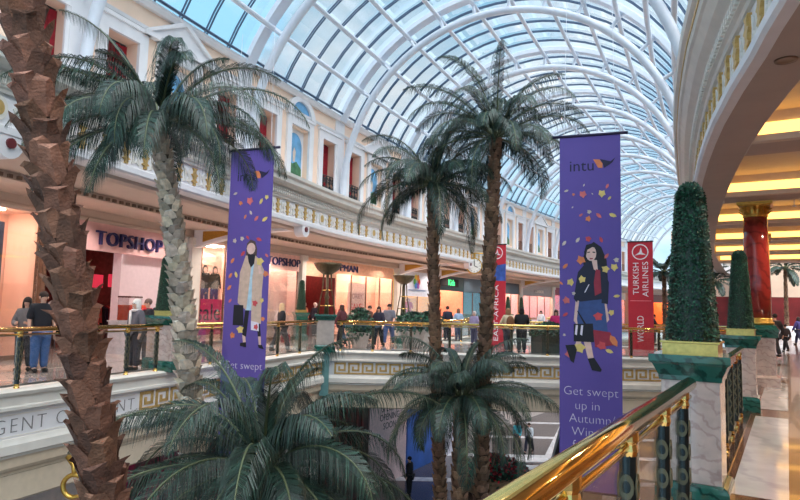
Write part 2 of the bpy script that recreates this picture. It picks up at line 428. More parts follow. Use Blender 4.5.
# openings: curtain, back wall, grille
wn = 0
for b in range(-3, 9):
    for w0, w1 in WIN:
        wn += 1
        w = struct('window_%d' % wn, 'tall opening in the upper facade with a dark red curtain and low iron grille')
        a, c = np.array(fpt(b+w0, -.44)), np.array(fpt(b+w1, -.44)); d = c-a; wd = float(np.hypot(*d)); fr = wframe(a, d)
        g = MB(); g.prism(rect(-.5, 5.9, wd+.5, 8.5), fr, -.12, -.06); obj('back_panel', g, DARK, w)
        g = MB(); n = 14
        pts = [(-.1+(wd+.2)*q/n, .06+.035*math.sin(q*2.1)) for q in range(n+1)]
        g.add([fr(u, z, o) for z in (6.05, 8.2) for u, o in pts]+[fr(u, z, o-.02) for z in (6.05, 8.2) for u, o in pts],
              [(q, q+1, n+2+q, n+1+q) for q in range(n)]+[(2*n+2+q, 3*n+3+q, 3*n+4+q, 2*n+3+q) for q in range(n)])
        obj('curtain', g, RED, w)
        g = MB()
        f2 = wframe(np.array(fpt(b+w0, -.06)), np.array(fpt(b+w1, -.06))-np.array(fpt(b+w0, -.06)))
        P3 = lambda u, z: f2(u, z, 0)
        for z in (6.1, 6.85): g.tube([P3(0, z), P3(wd, z)], .022, 4)
        if b < 4:
            for q in range(4):
                u0, u1 = wd*q/4, wd*(q+1)/4
                for z0, z1 in ((6.1, 6.48), (6.48, 6.85)):
                    g.tube([P3(u0, z0), P3(u1, z1)], .018, 4); g.tube([P3(u1, z0), P3(u0, z1)], .018, 4)
                    g.tube([P3((u0+u1)/2+.1*math.cos(t), (z0+z1)/2+.1*math.sin(t)) for t in np.linspace(0, 2*PI, 9)], .015, 4)
                g.tube([P3(u1, 6.1), P3(u1, 6.85)], .02, 4)
        else:
            for q in range(6): g.tube([P3(wd*q/5, 6.1), P3(wd*q/5, 6.85)], .02, 4)
        obj('grille', g, DARKIRON, w)
    # painted niche
    a, c = np.array(fpt(b+NICHE[0], -.2)), np.array(fpt(b+NICHE[1], -.2)); d = c-a; wd = float(np.hypot(*d)); fr = wframe(a, d)
    w = bpy.data.objects.new('mural', None); COL.objects.link(w); w.parent = fac
    m0 = .1*wd
    g = MB(); g.prism(rect(0, 6.3, wd, 8.2), fr, -.02, .0); obj('backing', g, WHITE, w)
    g = MB(); g.prism([(m0, 6.42), (wd-m0, 6.42)]+[(wd/2+(wd/2-m0)*math.cos(t), 7.55+.5*math.sin(t)) for t in np.linspace(0, PI, 13)], fr, .0, .012)
    obj('sky', g, sky_paint, w)
    g = MB(); g.prism([(m0, 6.42), (wd-m0, 6.42), (wd-m0, 6.75), (wd*.62, 6.98), (wd*.4, 6.86), (m0, 7.0)], fr, .012, .02)
    obj('garden', g, mat('painted_green', (70, 120, 84), .6, var=.4, scale=5), w)
    g = MB(); g.prism([(wd*.42, 6.95), (wd*.52, 6.95), (wd*.56, 7.35), (wd*.47, 7.5), (wd*.4, 7.3)], fr, .02, .026); obj('figure', g, mat('painted_pale', (214, 196, 180), .6), w)

# ------------------------------------------------------------------ left entablature, ledge and gallery soffit
ent = struct('trim_1', 'ivory entablature with gilded frieze above the left gallery')
g = MB(); g.sweep(ENT, [(-.35, 4.3), (.06, 4.3), (.1, 4.34), (.1, 4.46), (.04, 4.5), (-.35, 4.5)]); obj('architrave', g, WHITE, ent)
g = MB(); g.sweep(ENT, [(-.35, 4.5), (.0, 4.5), (.0, 5.02), (-.35, 5.02)]); obj('frieze', g, WHITE, ent)
g = MB(); g.sweep(ENT, [(-.35, 5.02), (.06, 5.02), (.08, 5.08), (.12, 5.1), (.12, 5.36), (.2, 5.38), (.24, 5.42), (.42, 5.46), (.44, 5.58), (.52, 5.64), (.54, 5.74), (-.35, 5.78)]); obj('cornice', g, STONE, ent)
g = MB(); g.sweep(ENT, [(.05, 5.742), (.36, 5.742), (.36, 5.775), (.05, 5.79)]); obj('gold_line', g, GILT, ent)
S = arcs(ENT); g = MB(); s = 5.0
while s < 62:
    p, d = at(ENT, s, S); fr = wframe(p, d)
    if s < 46:
        for z in (5.14, 5.25): g.prism(rect(0, z, .07, z+.08), fr, .12, .17)
    s += .125
tag(obj('dentils', g, STONE, ent), None, None, None, 'stuff')
g = MB(); s = 4.0; q = 0
while s < 60:
    p, d = at(ENT, s, S); fr = wframe(p, d); q += 1
    if q % 7 == 0:
        c = [(.19*math.cos(t), 4.76+.22*math.sin(t)) for t in np.linspace(0, 2*PI, 17)[:-1]]; g.k = 1; g.prism(c, fr, 0, .04); g.k = 0
        g.prism([(u*.6, 4.76+(v-4.76)*.6) for u, v in c], fr, .04, .055)
    else:
        g.prism([(-.05, 4.53), (.05, 4.53), (.03, 4.6), (.12, 4.63), (.04, 4.68), (.07, 4.76), (.13, 4.8), (.05, 4.84), (.04, 4.9), (.1, 4.97), (-.1, 4.97), (-.04, 4.9), (-.05, 4.84), (-.13, 4.8), (-.07, 4.76), (-.04, 4.68), (-.12, 4.63), (-.03, 4.6)], fr, 0, .045)
        g.k = 1
        for sd in (-1, 1):
            g.prism([(sd*.18, 4.56), (sd*.3, 4.6), (sd*.25, 4.7), (sd*.32, 4.82), (sd*.2, 4.9), (sd*.22, 4.74)][::sd], fr, 0, .03)
        g.k = 0
    s += .62
tag(obj('gilded_ornament', g, [GILT, STONE], ent), None, None, None, 'stuff')
led = struct('trim_2', 'white ledge between entablature and upper facade')
g = MB(); a = offset(ENT, .3); b2 = [np.array(fpt(i, -.1)) for i in np.linspace(-3, 10.5, 110)]
def strip(g, A, B, zA, zB=None, flip=False, n=140):
    zB = zA if zB is None else zB; SA, SB = arcs(A), arcs(B); vs = []
    for q in range(n+1):
        p, _ = at(A, SA[-1]*q/n, SA); r, _ = at(B, SB[-1]*q/n, SB); vs += [(*p, zA), (*r, zB)]
    g.add(vs, [((2*q, 2*q+1, 2*q+3, 2*q+2) if not flip else (2*q, 2*q+2, 2*q+3, 2*q+1)) for q in range(n)])
strip(g, a, b2, 5.77); obj('ledge', g, WHITE, led)
sof = struct('ceiling_gallery', 'taupe soffit over the left gallery')
g = MB(); strip(g, offset(ENT, -.2), SHOP, 4.305); obj('soffit', g, TAUPE, sof)
g = MB(); g.sweep(ENT, [(-.35, 4.3), (-.35, 4.22), (-.5, 4.18), (-.62, 4.3)]); g.sweep(ENT, [(-2.4, 4.3), (-2.4, 4.14), (-2.9, 4.14), (-2.9, 4.3)]); obj('soffit_beam', g, TAUPE, sof)
g = MB(); s = 8.0
while s < 46:
    p, d = at(ENT, s, S); fr = wframe(p, d); g.prism(rect(0, 4.16, .1, 4.24), fr, -2.4, -2.34); s += .24
tag(obj('soffit_dentils', g, mat('brown_dentil', (120, 96, 80), .6), sof), None, None, None, 'stuff')

# ------------------------------------------------------------------ floors
LF = -6.5
RAILL = [Lp(t) for t in np.linspace(-13, 12.17, 26)]
fl = struct('floor', 'pale polished marble floor of the upper gallery and bridge')
g = MB()
poly = [tuple(p) for p in RAILL]+[tuple(BC), (12.9, BY)]
n = len(RAILL); SL = [p for p in offset(ENT, -11)]
A = RAILL+[BC]; strip(g, A, [at(SL, s)[0] for s in np.linspace(.5, 30, 27)], 0, n=40)
i30 = [p for p in ENT if p[1] >= BB-6]
pb = [np.array(BC)]+[p for p in ENT if BY < p[1] < BB]
SLs = arcs(SL)
strip(g, [BC, np.array((0.4, BB))], [at(SL, 30, SLs)[0], at(SL, 39, SLs)[0]], 0, n=6)
far = [np.array((0.4, BB))]+[p for p in ENT if p[1] > BB+.5]
strip(g, far, [at(SL, s, SLs)[0] for s in np.linspace(39, SLs[-1]-.2, 60)], 0, n=60)
g.quad((*BC, 0), (13.2, BY, 0), (18.2, BB, 0), (.4, BB, 0))
g.sweep(A, [(-3.2, .001), (-2.6, .001), (-2.6, .004), (-3.2, .004)])
obj('floor_slab', g, PALEFLOOR, fl)
g = MB(); g.k = 0
RI = offset(ENR, .0)
fr_ = struct('floor_corridor', 'brown polished marble corridor floor with white inlaid panels')
def rq(g, t0, t1, n0, n1, z): g.quad((*R(t0, n0), z), (*R(t0, n1), z), (*R(t1, n1), z), (*R(t1, n0), z))
rq(g, -4, 35, .12, 14, 0); rq(g, 35, 60, .12, 42, 0); obj('floor_slab', g, BROWNM, fr_)
g = MB(); t = -1.25
while t < 45:
    rq(g, t, t+5.2, .19, .64, .003); t += 6.15
obj('white_panels', g, WHITEM, fr_)
g = MB(); g.prism([(-4, -.12), (62, -.12), (62, .12), (-4, .12)], lambda u, v, w: (*R(u, v), w), -.35, .025); obj('kerb', g, DBROWNM, fr_)
lo = struct('floor_lower', 'dark lower mall floor with white inlaid strips')
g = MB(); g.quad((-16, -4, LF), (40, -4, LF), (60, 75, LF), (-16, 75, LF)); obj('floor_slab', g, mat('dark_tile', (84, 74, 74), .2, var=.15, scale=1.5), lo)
g = MB()
for q in range(4):
    y = 30+q*5.2; g.quad((-8+q*.9, y, LF+.004), (20+q, y, LF+.004), (20+q, y+.7, LF+.004), (-8+q*.9, y+.7, LF+.004))
for q in range(5):
    x = -2+q*3.4; g.quad((x, 6, LF+.006), (x+.6, 6, LF+.006), (x+14.6, 46, LF+.006), (x+14, 46, LF+.006))
obj('white_strips', g, WHITEM, lo)

# ------------------------------------------------------------------ fascias below the gallery edge
def fascia(name, label, path, inn=.6):
    s = struct(name, label)
    g = MB(); g.sweep(path, [(-inn, -.06), (.1, -.06), (.12, 0), (.02, .03), (-inn, .03)]); obj('coping', g, STONE, s)
    g = MB(); g.sweep(path, [(-.6, -.06), (.05, -.06), (.05, -.24), (.09, -.26), (.09, -.31), (.03, -.335), (-.6, -.335)]); obj('upper_moulding', g, STONE, s)
    g = MB(); g.sweep(path, [(-.6, -.335), (0, -.335), (0, -.80), (-.6, -.80)]); obj('panel_band', g, WHITE, s)
    g = MB(); g.sweep(path, [(-.6, -.8), (.05, -.8), (.07, -.85), (.1, -.9), (.1, -1.05), (.04, -1.08), (.04, -1.12), (-.6, -1.12)]); obj('lower_moulding', g, STONE, s)
    g = MB(); g.sweep(path, [(-.6, -1.12), (.0, -1.12), (.0, -1.3), (-.04, -1.36), (-.1, -1.4), (-.1, -1.44), (-.12, -1.46), (-.12, -1.9), (-.2, -1.95), (-1.6, -1.95), (-1.6, -1.12)]); obj('stepped_soffit', g, mat('beige_moulding', (214, 196, 172), .6, var=.05), s)
    return s
LPATH = [Lp(-13), Lp(12.17-.02)]
f3 = fascia('trim_3', 'white left gallery fascia with cut lettering and a gold Greek key band', LPATH)
f4 = fascia('trim_4', 'white bridge fascia with a gold Greek key band', [BC, BE])
def keyband(parent, p, d, u0, u1):
    fr = wframe(p, d); n = max(1, round((u1-u0)/.475)); w = (u1-u0)/n; h = .40; c = w/8; r = h/7; z0 = -.365-h; g = MB()
    for q in range(n):
        X = u0+q*w
        bars = [(0, 0, 1.1, 7), (0, 5.9, 6.6, 7), (5.5, 2, 6.6, 7), (2.4, 2, 6.6, 3.1), (2.4, 2, 3.5, 4.6), (3.5, 0, 8, 1.0)] if False else \
               [(0, 0, 1.15, 7), (0, 5.85, 6.7, 7), (5.55, 1.9, 6.7, 7), (2.3, 1.9, 6.7, 3.0), (2.3, 3.0, 3.45, 4.7), (0, 0, 8, 1.0)]
        for a, b, a2, b2_ in bars: g.prism(rect(X+a*c, z0+b*r, X+a2*c, z0+b2_*r), fr, 0, .02)
    return obj('greek_key', g, GILT, parent)
keyband(f3, L0, LD, 3.35, 12.05)
keyband(f4, BC, BE-BC, .3, 15.2)
g = MB(); frL = wframe(L0, LD)
text(g, 'REGENT CRESCENT', .36, lambda u, v, w: frL(u, v-.60, w+.004), ext=.004, space=1.25, fit=(-.42, 3.2), off=-.008)
obj('lettering', g, mat('lettering_grey', (132, 128, 128), .6, var=.1), f3)
g = MB()
for z in (-.40, -.765): g.prism(rect(-4, z-.008, 3.2, z+.008), frL, 0, .012)
obj('letter_border', g, STONE, f3)
# teal corner post under the bridge corner
cp = thing('corner_post', 'blue green post at the corner where bridge meets left gallery', 'post', (BC[0]-.02, BC[1]-.12, 0))
g = MB(); g.box((0, 0, -.75), (.3, .2, 1.5)); g.box((0, 0, .0), (.42, .3, .1)); obj('shaft', g, mat('teal_paint', (104, 150, 150), .4, var=.1), cp)

# ------------------------------------------------------------------ balustrades
def sub(name, mb, m, parent, **k): return obj(name, mb, m, parent, **k)
def post_meshes(detail, h=.98):
    a, b, c = MB(), MB(), MB(); b2 = MB()
    a.lathe([(.042, .08), (.042, h-.08)], n=8, a0=PI/8)
    b.lathe([(.052, 0), (.052, .02), (.045, .035), (.05, .06), (.042, .085)], n=10); b2.lathe([(.042, h-.085), (.05, h-.06), (.043, h-.03), (.05, h-.015), (.05, h+.03)], n=10)
    n = 4 if detail else 5
    for q in range(n):
        z = .16+(h-.3)*(q+.5)/n
        for s in range(4):
            t = s*PI/2; fr = lambda u, v, w, t=t, z=z: ((.039+w)*math.cos(t)-u*math.sin(t), (.039+w)*math.sin(t)+u*math.cos(t), z+v)
            if detail:
                for k0 in (0, 1, 2, 3, 8, 9, 10, 11, 4, 5, 6, 7):
                    t0, t1 = 2*PI*k0/12, 2*PI*(k0+1)/12
                    c.prism([(.021*math.cos(t0), .03*math.sin(t0)), (.036*math.cos(t0), .06*math.sin(t0)), (.036*math.cos(t1), .06*math.sin(t1)), (.021*math.cos(t1), .03*math.sin(t1))], fr, 0, .008)
            else:
                for sg in (1, -1): c.prism([(-.034, -.06*sg), (-.02, -.065*sg), (.034, .06*sg), (.02, .065*sg)][::sg], fr, 0, .008)
    o = len(a.v); a.k = 1; a.add(c.v, c.f); return a, b, b2
PM = {}
for dd in (True, False):
    a, b, c = post_meshes(dd)
    PM[dd] = [obj('post', a, [DARKIRON, mat('pale_gilt', (108, 102, 80), .45, metal=.4, var=.2)]), obj('brass_foot', b, BRASS), obj('brass_collar', c, BRASS)]
def balustrade(label, p, q, ts, detail=False, rail=.045, glass=True, gap=.06, low=True, z=0):
    p, q = np.array(p, float), np.array(q, float); d = q-p; Lg = float(np.hypot(*d)); d /= Lg; a = math.atan2(d[1], d[0])
    t = thing('balustrade', label, 'balustrade', (p[0], p[1], z), a)
    g = MB(); g.smooth = True; g.tube([(0, 0, 1.055), (Lg, 0, 1.055)], rail, 14); obj('handrail', g, BRASS, t)
    if low:
        g = MB(); g.smooth = True; g.tube([(0, 0, 1.055-rail-.045), (Lg, 0, 1.055-rail-.045)], .016, 8); obj('lower_rail', g, BRASS, t)
    for x in ts:
        o = PM[detail][0].copy(); COL.objects.link(o); o.parent = t; o.location = (x, 0, .02)
        for c in PM[detail][1:]:
            c2 = c.copy(); COL.objects.link(c2); c2.parent = o
    if glass:
        e = sorted([-.06]+list(ts)+[Lg+.06])
        for x0, x1 in zip(e, e[1:]):
            if x1-x0 < .25: continue
            g = MB(); g.box(((x0+x1)/2, 0, .52), (x1-x0-2*gap, .012, .84)); obj('glass_panel', g, GLASS, t)
            g = MB(); g.box(((x0+x1)/2, 0, .085), (x1-x0-2*gap, .03, .035)); obj('glass_channel', g, mat('steel_channel', (150, 146, 140), .3, metal=.8), t); g = MB(); g.box(((x0+x1)/2, 0, .95), (x1-x0-2*gap, .022, .02)); obj('glass_cap', g, mat('steel_channel', (150, 146, 140), .3, metal=.8), t)
    return t
def lt(x):  # distance along left rail
    h = hit([Lp(-12), Lp(13)], x, 330)[1]; return float((h[:2]-L0)@LD)
balustrade('brass railed glass balustrade along the left gallery beside the large letters', Lp(-9, -.1), Lp(lt(165), -.1), [x+9 for x in (-7.2, -5.4, -3.6, -1.8, lt(25), lt(80), lt(132), lt(161))])
balustrade('brass railed glass balustrade of the left gallery between the planted pedestal and bridge corner', Lp(lt(184), -.1), Lp(11.7, -.1), [lt(x)-lt(184) for x in (215, 258, 281, 303)])
def bt(x): return float(aty(x, 330, BY+.1)[0])-BC[0]
balustrade('long brass railed glass balustrade along the near edge of the bridge', BC+np.array((.35, .12)), BE+np.array((0, .12)), [bt(x)-.35 for x in (341, 373, 411, 450, 512, 548, 594, 632, 660)])
balustrade('far glass balustrade along the back edge of the bridge', (.9, BB-.1), (17.4, BB-.1), list(np.linspace(.4, 16, 10)))
balustrade('near polished brass handrail with dark gilded posts in the right foreground', R(-1.5), R(3.84), [x+1.5 for x in (-.9, .05, 1.6-.98+.0, 1.6, 2.59, 3.44)], True, .052)
balustrade('brass railed balustrade between the two clipped obelisk trees on the right', R(4.62), R(10.3), [.45, 1.3, 2.2, 3.1, 4.0, 4.9], False)
balustrade('brass railed balustrade between farther obelisk tree and red column', R(11.05), R(14.95), [.6, 1.6, 2.6], False)
balustrade('brass railed balustrade beyond the first red column', R(15.85), R(21.6), [.6, 1.8, 3.0, 4.2], False)
farr = [p for p in ENT if p[1] > BB+1]
S_ = arcs(farr)
for q, (s0, s1) in enumerate(((1.5, 9.5), (10.5, 19), (20, 29))):
    p, _ = at(farr, s0, S_); r, _ = at(farr, s1, S_)
    balustrade('far left gallery balustrade, %s stretch beyond the bridge' % ('first', 'second', 'third')[q], p, r, list(np.linspace(.5, s1-s0-.5, 5)))
for dd in PM:
    for o in PM[dd]: bpy.data.objects.remove(o)
# fascias of the far void
fascia('trim_5', 'white fascia of the far left gallery beyond the bridge', [np.array((.4, BB+.2))]+[p for p in farr if p[1] < 70])
fascia('trim_6', 'white fascia along the right gallery edge', [R(60, -.13), R(4, -.13), R(-4, -.13)], .0)
fascia('trim_7', 'white fascia along the back edge of the bridge', [np.array((18, BB)), np.array((.6, BB))])

# ------------------------------------------------------------------ right side: entablature, wall, coffered ceiling
e2 = struct('trim_8', 'curving ivory entablature with gilded frieze above the right gallery')
ER = ENR[::-1]        # run towards the camera so that "right" is the void side
g = MB(); g.sweep(ER, [(-.06, 4.3), (.06, 4.3), (.1, 4.34), (.1, 4.44), (.04, 4.48), (-.06, 4.48)]); obj('architrave', g, WHITE, e2)
g = MB(); g.sweep(ER, [(-.3, 4.48), (0, 4.48), (0, 4.98), (-.3, 4.98)]); obj('frieze', g, WHITE, e2)
g = MB(); g.sweep(ER, [(-.3, 4.98), (.05, 4.98), (.07, 5.03), (.12, 5.05), (.12, 5.2), (.16, 5.24), (.26, 5.3), (.34, 5.42), (.38, 5.44), (.4, 5.5), (.4, 5.6), (.46, 5.64), (.48, 5.74), (-.3, 5.76)]); obj('cornice', g, STONE, e2)
g = MB(); g.sweep(ER, [(.402, 5.51), (.415, 5.51), (.415, 5.57), (.402, 5.57)]); obj('gold_line', g, GILT, e2)
S = arcs(ER); g = MB(); s = S[-1]-1
while s > 22:
    p, d = at(ER, s, S); fr = wframe(p, d)
    g.prism(rect(0, 5.07, .07, 5.12), fr, .12, .16); g.prism(rect(0, 5.13, .07, 5.18), fr, .12, .16); s -= .12
tag(obj('dentils', g, STONE, e2), None, None, None, 'stuff')
g = MB(); s = S[-1]-.5
while s > 22:
    p, d = at(ER, s, S); fr = wframe(p, d)
    g.k = 0; g.prism([(-.05, 4.5), (.05, 4.5), (.03, 4.57), (.12, 4.6), (.04, 4.65), (.07, 4.72), (.13, 4.76), (.05, 4.8), (.04, 4.86), (.1, 4.93), (-.1, 4.93), (-.04, 4.86), (-.05, 4.8), (-.13, 4.76), (-.07, 4.72), (-.04, 4.65), (-.12, 4.6), (-.03, 4.57)], fr, 0, .05)
    g.k = 1
    for sd in (-1, 1): g.prism([(sd*.15, 4.53), (sd*.27, 4.57), (sd*.22, 4.67), (sd*.29, 4.79), (sd*.17, 4.87), (sd*.19, 4.71)][::sd], fr, 0, .03)
    s -= .6
tag(obj('gilded_ornament', g, [GILT, STONE], e2), None, None, None, 'stuff')
wr = struct('wall_right', 'cream upper wall above the right gallery')
g = MB(); wp = [cpt(i, 7.2)[:2] for i in np.linspace(-3, 10, 80)]
g.sweep(wp, [(0, 5.5), (0, 9.4), (.25, 9.4), (.25, 5.5)]); obj('facade', g, CREAM, wr)
g = MB(); g.sweep(wp, [(-.12, 9.2), (-.12, 9.4), (0, 9.4), (0, 9.2)]); g.sweep(wp, [(-.08, 5.7), (-.08, 6.2), (0, 6.2), (0, 5.7)]); obj('moulding', g, WHITE, wr)
g = MB(); strip(g, offset(ENR, .1), [cpt(i, 7.25)[:2] for i in np.linspace(-3, 9, 80)], 5.755); obj('ledge', g, WHITE, wr)
# soffit ring and coffers
INR = offset(ENR, .58)
cr = struct('ceiling_corridor', 'brown grey corridor ceiling with warm lit coves between beams')
g = MB(); strip(g, offset(ENR, .055), INR, 4.304, flip=True)
tI = [((p-R0)@RD, (p-R0)@RN) for p in INR]; tI = [q for i, q in enumerate(tI) if i == 0 or q[0] > tI[i-1][0]]
def nin(t): return float(np.interp(t, [q[0] for q in tI], [q[1] for q in tI]))
NX = 13.0
beams = [-5.3, -.35, 4.55]+[9.45+4.9*q for q in range(6)]
BWD = .78
def pr(t, n, z): return (*R(t, n), z)
for t in beams:
    ts = [t, t+BWD*.5, t+BWD]
    for a, b in zip(ts, ts[1:]): g.quad(pr(a, nin(a), 4.3), pr(a, NX, 4.3), pr(b, NX, 4.3), pr(b, nin(b), 4.3))
obj('soffit', g, GREYTAUPE, cr)
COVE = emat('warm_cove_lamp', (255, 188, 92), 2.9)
for t0, t1 in zip(beams, beams[1:]):
    a, b = t0+BWD, t1
    if b < -2: continue
    g = MB(); ts = list(np.linspace(a, b, 8)); zt = 4.8
    for u, v in zip(ts, ts[1:]):
        g.quad(pr(u, nin(u), zt), pr(u, NX, zt), pr(v, NX, zt), pr(v, nin(v), zt))
        g.quad(pr(u, nin(u), 4.3), pr(v, nin(v), 4.3), pr(v, nin(v), zt), pr(u, nin(u), zt))
    g.quad(pr(a, nin(a), 4.3), pr(a, NX, 4.3), pr(a, NX, zt), pr(a, nin(a), zt)); g.quad(pr(b, nin(b), 4.3), pr(b, NX, 4.3), pr(b, NX, zt), pr(b, nin(b), zt))
    g.prism([(b-.16, nin(b-.1)), (b-.16, NX), (b, NX), (b, nin(b))], lambda u, v, w: (*R(u, v), w), 4.3, 4.4)
    obj('cove', g, mat('peach_ceiling', (214, 200, 184), .6, var=.03), cr)
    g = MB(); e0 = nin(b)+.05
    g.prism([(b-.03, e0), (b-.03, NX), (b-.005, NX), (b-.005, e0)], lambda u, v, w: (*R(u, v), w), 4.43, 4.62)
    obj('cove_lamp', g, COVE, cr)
ww = struct('wall_corridor', 'far and side walls of the right corridor with dark red shopfronts')
g = MB(); g.quad(pr(-4, NX, 0), pr(35, NX, 0), pr(35, NX, 5), pr(-4, NX, 5)); obj('side_wall', g, CREAM, ww)
g = MB(); g.quad(pr(58, -8, 3.2), pr(58, 40, 3.2), pr(58, 40, 9), pr(58, -8, 9)); g.prism([(34.8, .0), (35.1, 0), (35.1, 40), (34.8, 40)], lambda u, v, w: (*R(u, v), w), 4.31, 9); obj('upper_wall', g, CREAM, ww)
g = MB(); g.quad(pr(58, -8, 0), pr(58, 40, 0), pr(58, 40, 3.2), pr(58, -8, 3.2)); obj('shop_wall', g, mat('maroon_shop', (120, 34, 36), .5, var=.5, scale=.8), ww)
for q, (x, y) in enumerate(((786, 60), (755, 42))):
    p = atz(x, y, 4.3) if q == 0 else None
for q, (t, n) in enumerate(((4.9, 1.7), (9.8, 1.2), (10.3, 2.4), (5.05, 3.0))):
    p = R(t, n) if q else atz(786, 60, 4.3)[:2]
    d = thing('downlight', ['recessed ceiling downlight nearest the top right corner', 'recessed downlight in the second corridor beam', 'recessed downlight farther along the second corridor beam from the void', 'recessed downlight deep in the nearest corridor beam'][q], 'ceiling light', (p[0], p[1], 4.3))
    g = MB(); g.smooth = True; g.lathe([(.075, -.004), (.11, -.012), (.115, 0), (.075, .001)], n=20); obj('trim_ring', g, mat('bronze_ring', (120, 100, 84), .3, metal=.8), d)
    g = MB(); g.lathe([(.001, -.003), (.074, -.003)], n=16); obj('lens', g, emat('dim_lamp', (255, 236, 214), 1.2), d)
for q, (t, n) in enumerate(((17.2, .9), (17.4, 2.6), (22.3, 1.2), (22.0, 2.4))):
    p = R(t, n); d = thing('sprinkler', 'small white pendant sprinkler in the %s, %s the void' % (('third lit cove', 'nearer') if q == 0 else ('third lit cove', 'farther from') if q == 1 else ('fourth lit cove', 'nearer') if q == 2 else ('fourth lit cove', 'farther from')), 'sprinkler', (p[0], p[1], 4.8))
    g = MB(); g.tube([(0, 0, 0), (0, 0, -.32)], .012, 6); obj('pipe', g, STEEL, d)
    g = MB(); g.lathe([(.01, -.36), (.05, -.35), (.05, -.34), (.01, -.31)], n=10); obj('deflector', g, STEEL, d)

# ------------------------------------------------------------------ pedestals, clipped trees, columns
def leaves(mb, pt, n, size, rng):
    for _ in range(n):
        p, nn = pt(rng); p = Vector(p); nn = Vector(nn).normalized()
        a = nn.cross(Vector((rng.uniform(-1, 1), rng.uniform(-1, 1), rng.uniform(-1, 1)))).normalized()
        dirn = (nn*rng.uniform(.3, .9)+a*.8).normalized(); side = dirn.cross(nn).normalized()*size*.32
        l = size*rng.uniform(.7, 1.3); mb.t = rng.choice((.4, .6, .8, 1.0, 1.3, 2.2))
        mb.add([p, p+dirn*l*.5+side, p+dirn*l, p+dirn*l*.5-side], [(0, 1, 2, 3)])
LEAF = mat('boxwood_leaf', (30, 70, 50), .45, var=.3, scale=20, vcol=True)
def topiary_meshes(n=11000):
    H_ = 1.36
    hw = lambda z: (.2-.09*z/1.2) if z < 1.2 else .11*math.sqrt(max(0, 1-((z-1.2)/.17)**2))
    core = MB(); core.t = .3; zs = [.02, .3, .6, .9, 1.15, 1.22, 1.28, 1.33]
    core.lathe([(hw(z)*.93*1.12, z) for z in zs], n=12)
    rng = random.Random(3)
    def pt(r):
        z = 1.36*(1-r.random()**1.15); w = hw(min(z, 1.355)); a = r.uniform(0, 2*PI)
        m_ = 1/max(abs(math.cos(a)), abs(math.sin(a)))**.55; q = w*m_*r.uniform(.93, 1.02)
        return (q*math.cos(a), q*math.sin(a), z), (math.cos(a), math.sin(a), .25 if z < 1.2 else .9)
    leaves(core, pt, n, .026, rng)
    return core
_t = obj('foliage', topiary_meshes(), LEAF); 
_p = MB(); _p.sqprof([(.2, 0), (.21, .0), (.21, .09), (.225, .095), (.225, .11), (.2, .11)]); _pl = obj('planter_box', _p, mat('brushed_gilt', (206, 178, 104), .28, metal=.8, var=.15, scale=30))
def topiary(label, p, z, rz, sc=1):
    t = thing('clipped_obelisk_tree', label, 'topiary', (p[0], p[1], z), rz, 'clipped obelisk trees in gilt boxes')
    for o, dz in ((_t, .1), (_pl, 0)):
        c = o.copy(); COL.objects.link(c); c.parent = t; c.location = (0, 0, dz)
    if sc != 1: t.scale = (sc,)*3
    return t
def pedestal(label, p, rz, w=.22, top=1.27, m=PINKM, z=0):
    t = thing('pedestal', label, 'pedestal', (p[0], p[1], z), rz)
    g = MB(); g.sqprof([(w+.055, 0), (w+.055, .2), (w+.04, .235), (w+.01, .25), (w, .25)]); obj('base', g, GREENM, t, bevel=.006)
    g = MB(); g.sqprof([(w, .25), (w, top-.21)]); obj('shaft', g, m, t, bevel=.004)
    g = MB(); g.sqprof([(w, top-.21), (w+.015, top-.21), (w+.02, top-.17), (w+.06, top-.08), (w+.085, top-.06), (w+.085, top-.0), (.1, top)]); obj('cap', g, GREENM, t, bevel=.004)
    return t
P1, P2 = R(4.25, -.02), R(10.7, -.02)
pedestal('large pink marble pedestal with green cap at the end of near brass handrail', P1, RANG)
pedestal('second pink marble pedestal with green cap, just before the red column', P2, RANG)
topiary('tall clipped obelisk tree on the large pedestal beside the near handrail', P1, 1.27, RANG)
topiary('second clipped obelisk tree, in front of the red column', P2, 1.27, RANG)
def column(label, p):
    t = thing('column', label, 'column', (p[0], p[1], 0), RANG)
    g = MB(); g.sqprof([(.42, 0), (.42, .2), (.34, .25), (.34, 1.1)]); obj('pedestal_block', g, PINKM, t)
    g = MB(); g.sqprof([(.34, 1.1), (.4, 1.12), (.42, 1.3), (.36, 1.4), (.2, 1.4)]); obj('base_block', g, GREENM, t)
    g = MB(); g.smooth = True; g.lathe([(.31, 1.4), (.33, 1.42), (.33, 1.47), (.3, 1.49), (.31, 1.54), (.28, 1.57)], n=28); obj('base_ring', g, GOLD, t)
    g = MB(); g.smooth = True; g.lathe([(.285, 1.56), (.285, 2.4), (.27, 3.3), (.25, 3.98)], n=28); obj('shaft', g, REDM, t)
    g = MB(); g.lathe([(.25, 3.95), (.27, 3.97), (.27, 4.0), (.25, 4.02), (.27, 4.12), (.33, 4.2)], n=24)
    for q in range(12):
        a = q*PI/6
        for z0, l in ((4.0, .12), (4.08, .1)):
            g.add([(.25*math.cos(a-.2), .25*math.sin(a-.2), z0), (.25*math.cos(a+.2), .25*math.sin(a+.2), z0), (.33*math.cos(a+.1), .33*math.sin(a+.1), z0+l), (.36*math.cos(a), .36*math.sin(a), z0+l-.02), (.33*math.cos(a-.1), .33*math.sin(a-.1), z0+l)], [(0, 1, 2, 3, 4)])
    g.sqprof([(.33, 4.2), (.37, 4.24), (.37, 4.3), (.3, 4.3)]); obj('capital', g, GOLD, t)
column('tall red marble column with gilded capital behind the second obelisk tree', R(15.4, .08))
column('farther red marble column partly hidden behind the nearer one', R(22.1, -.08))
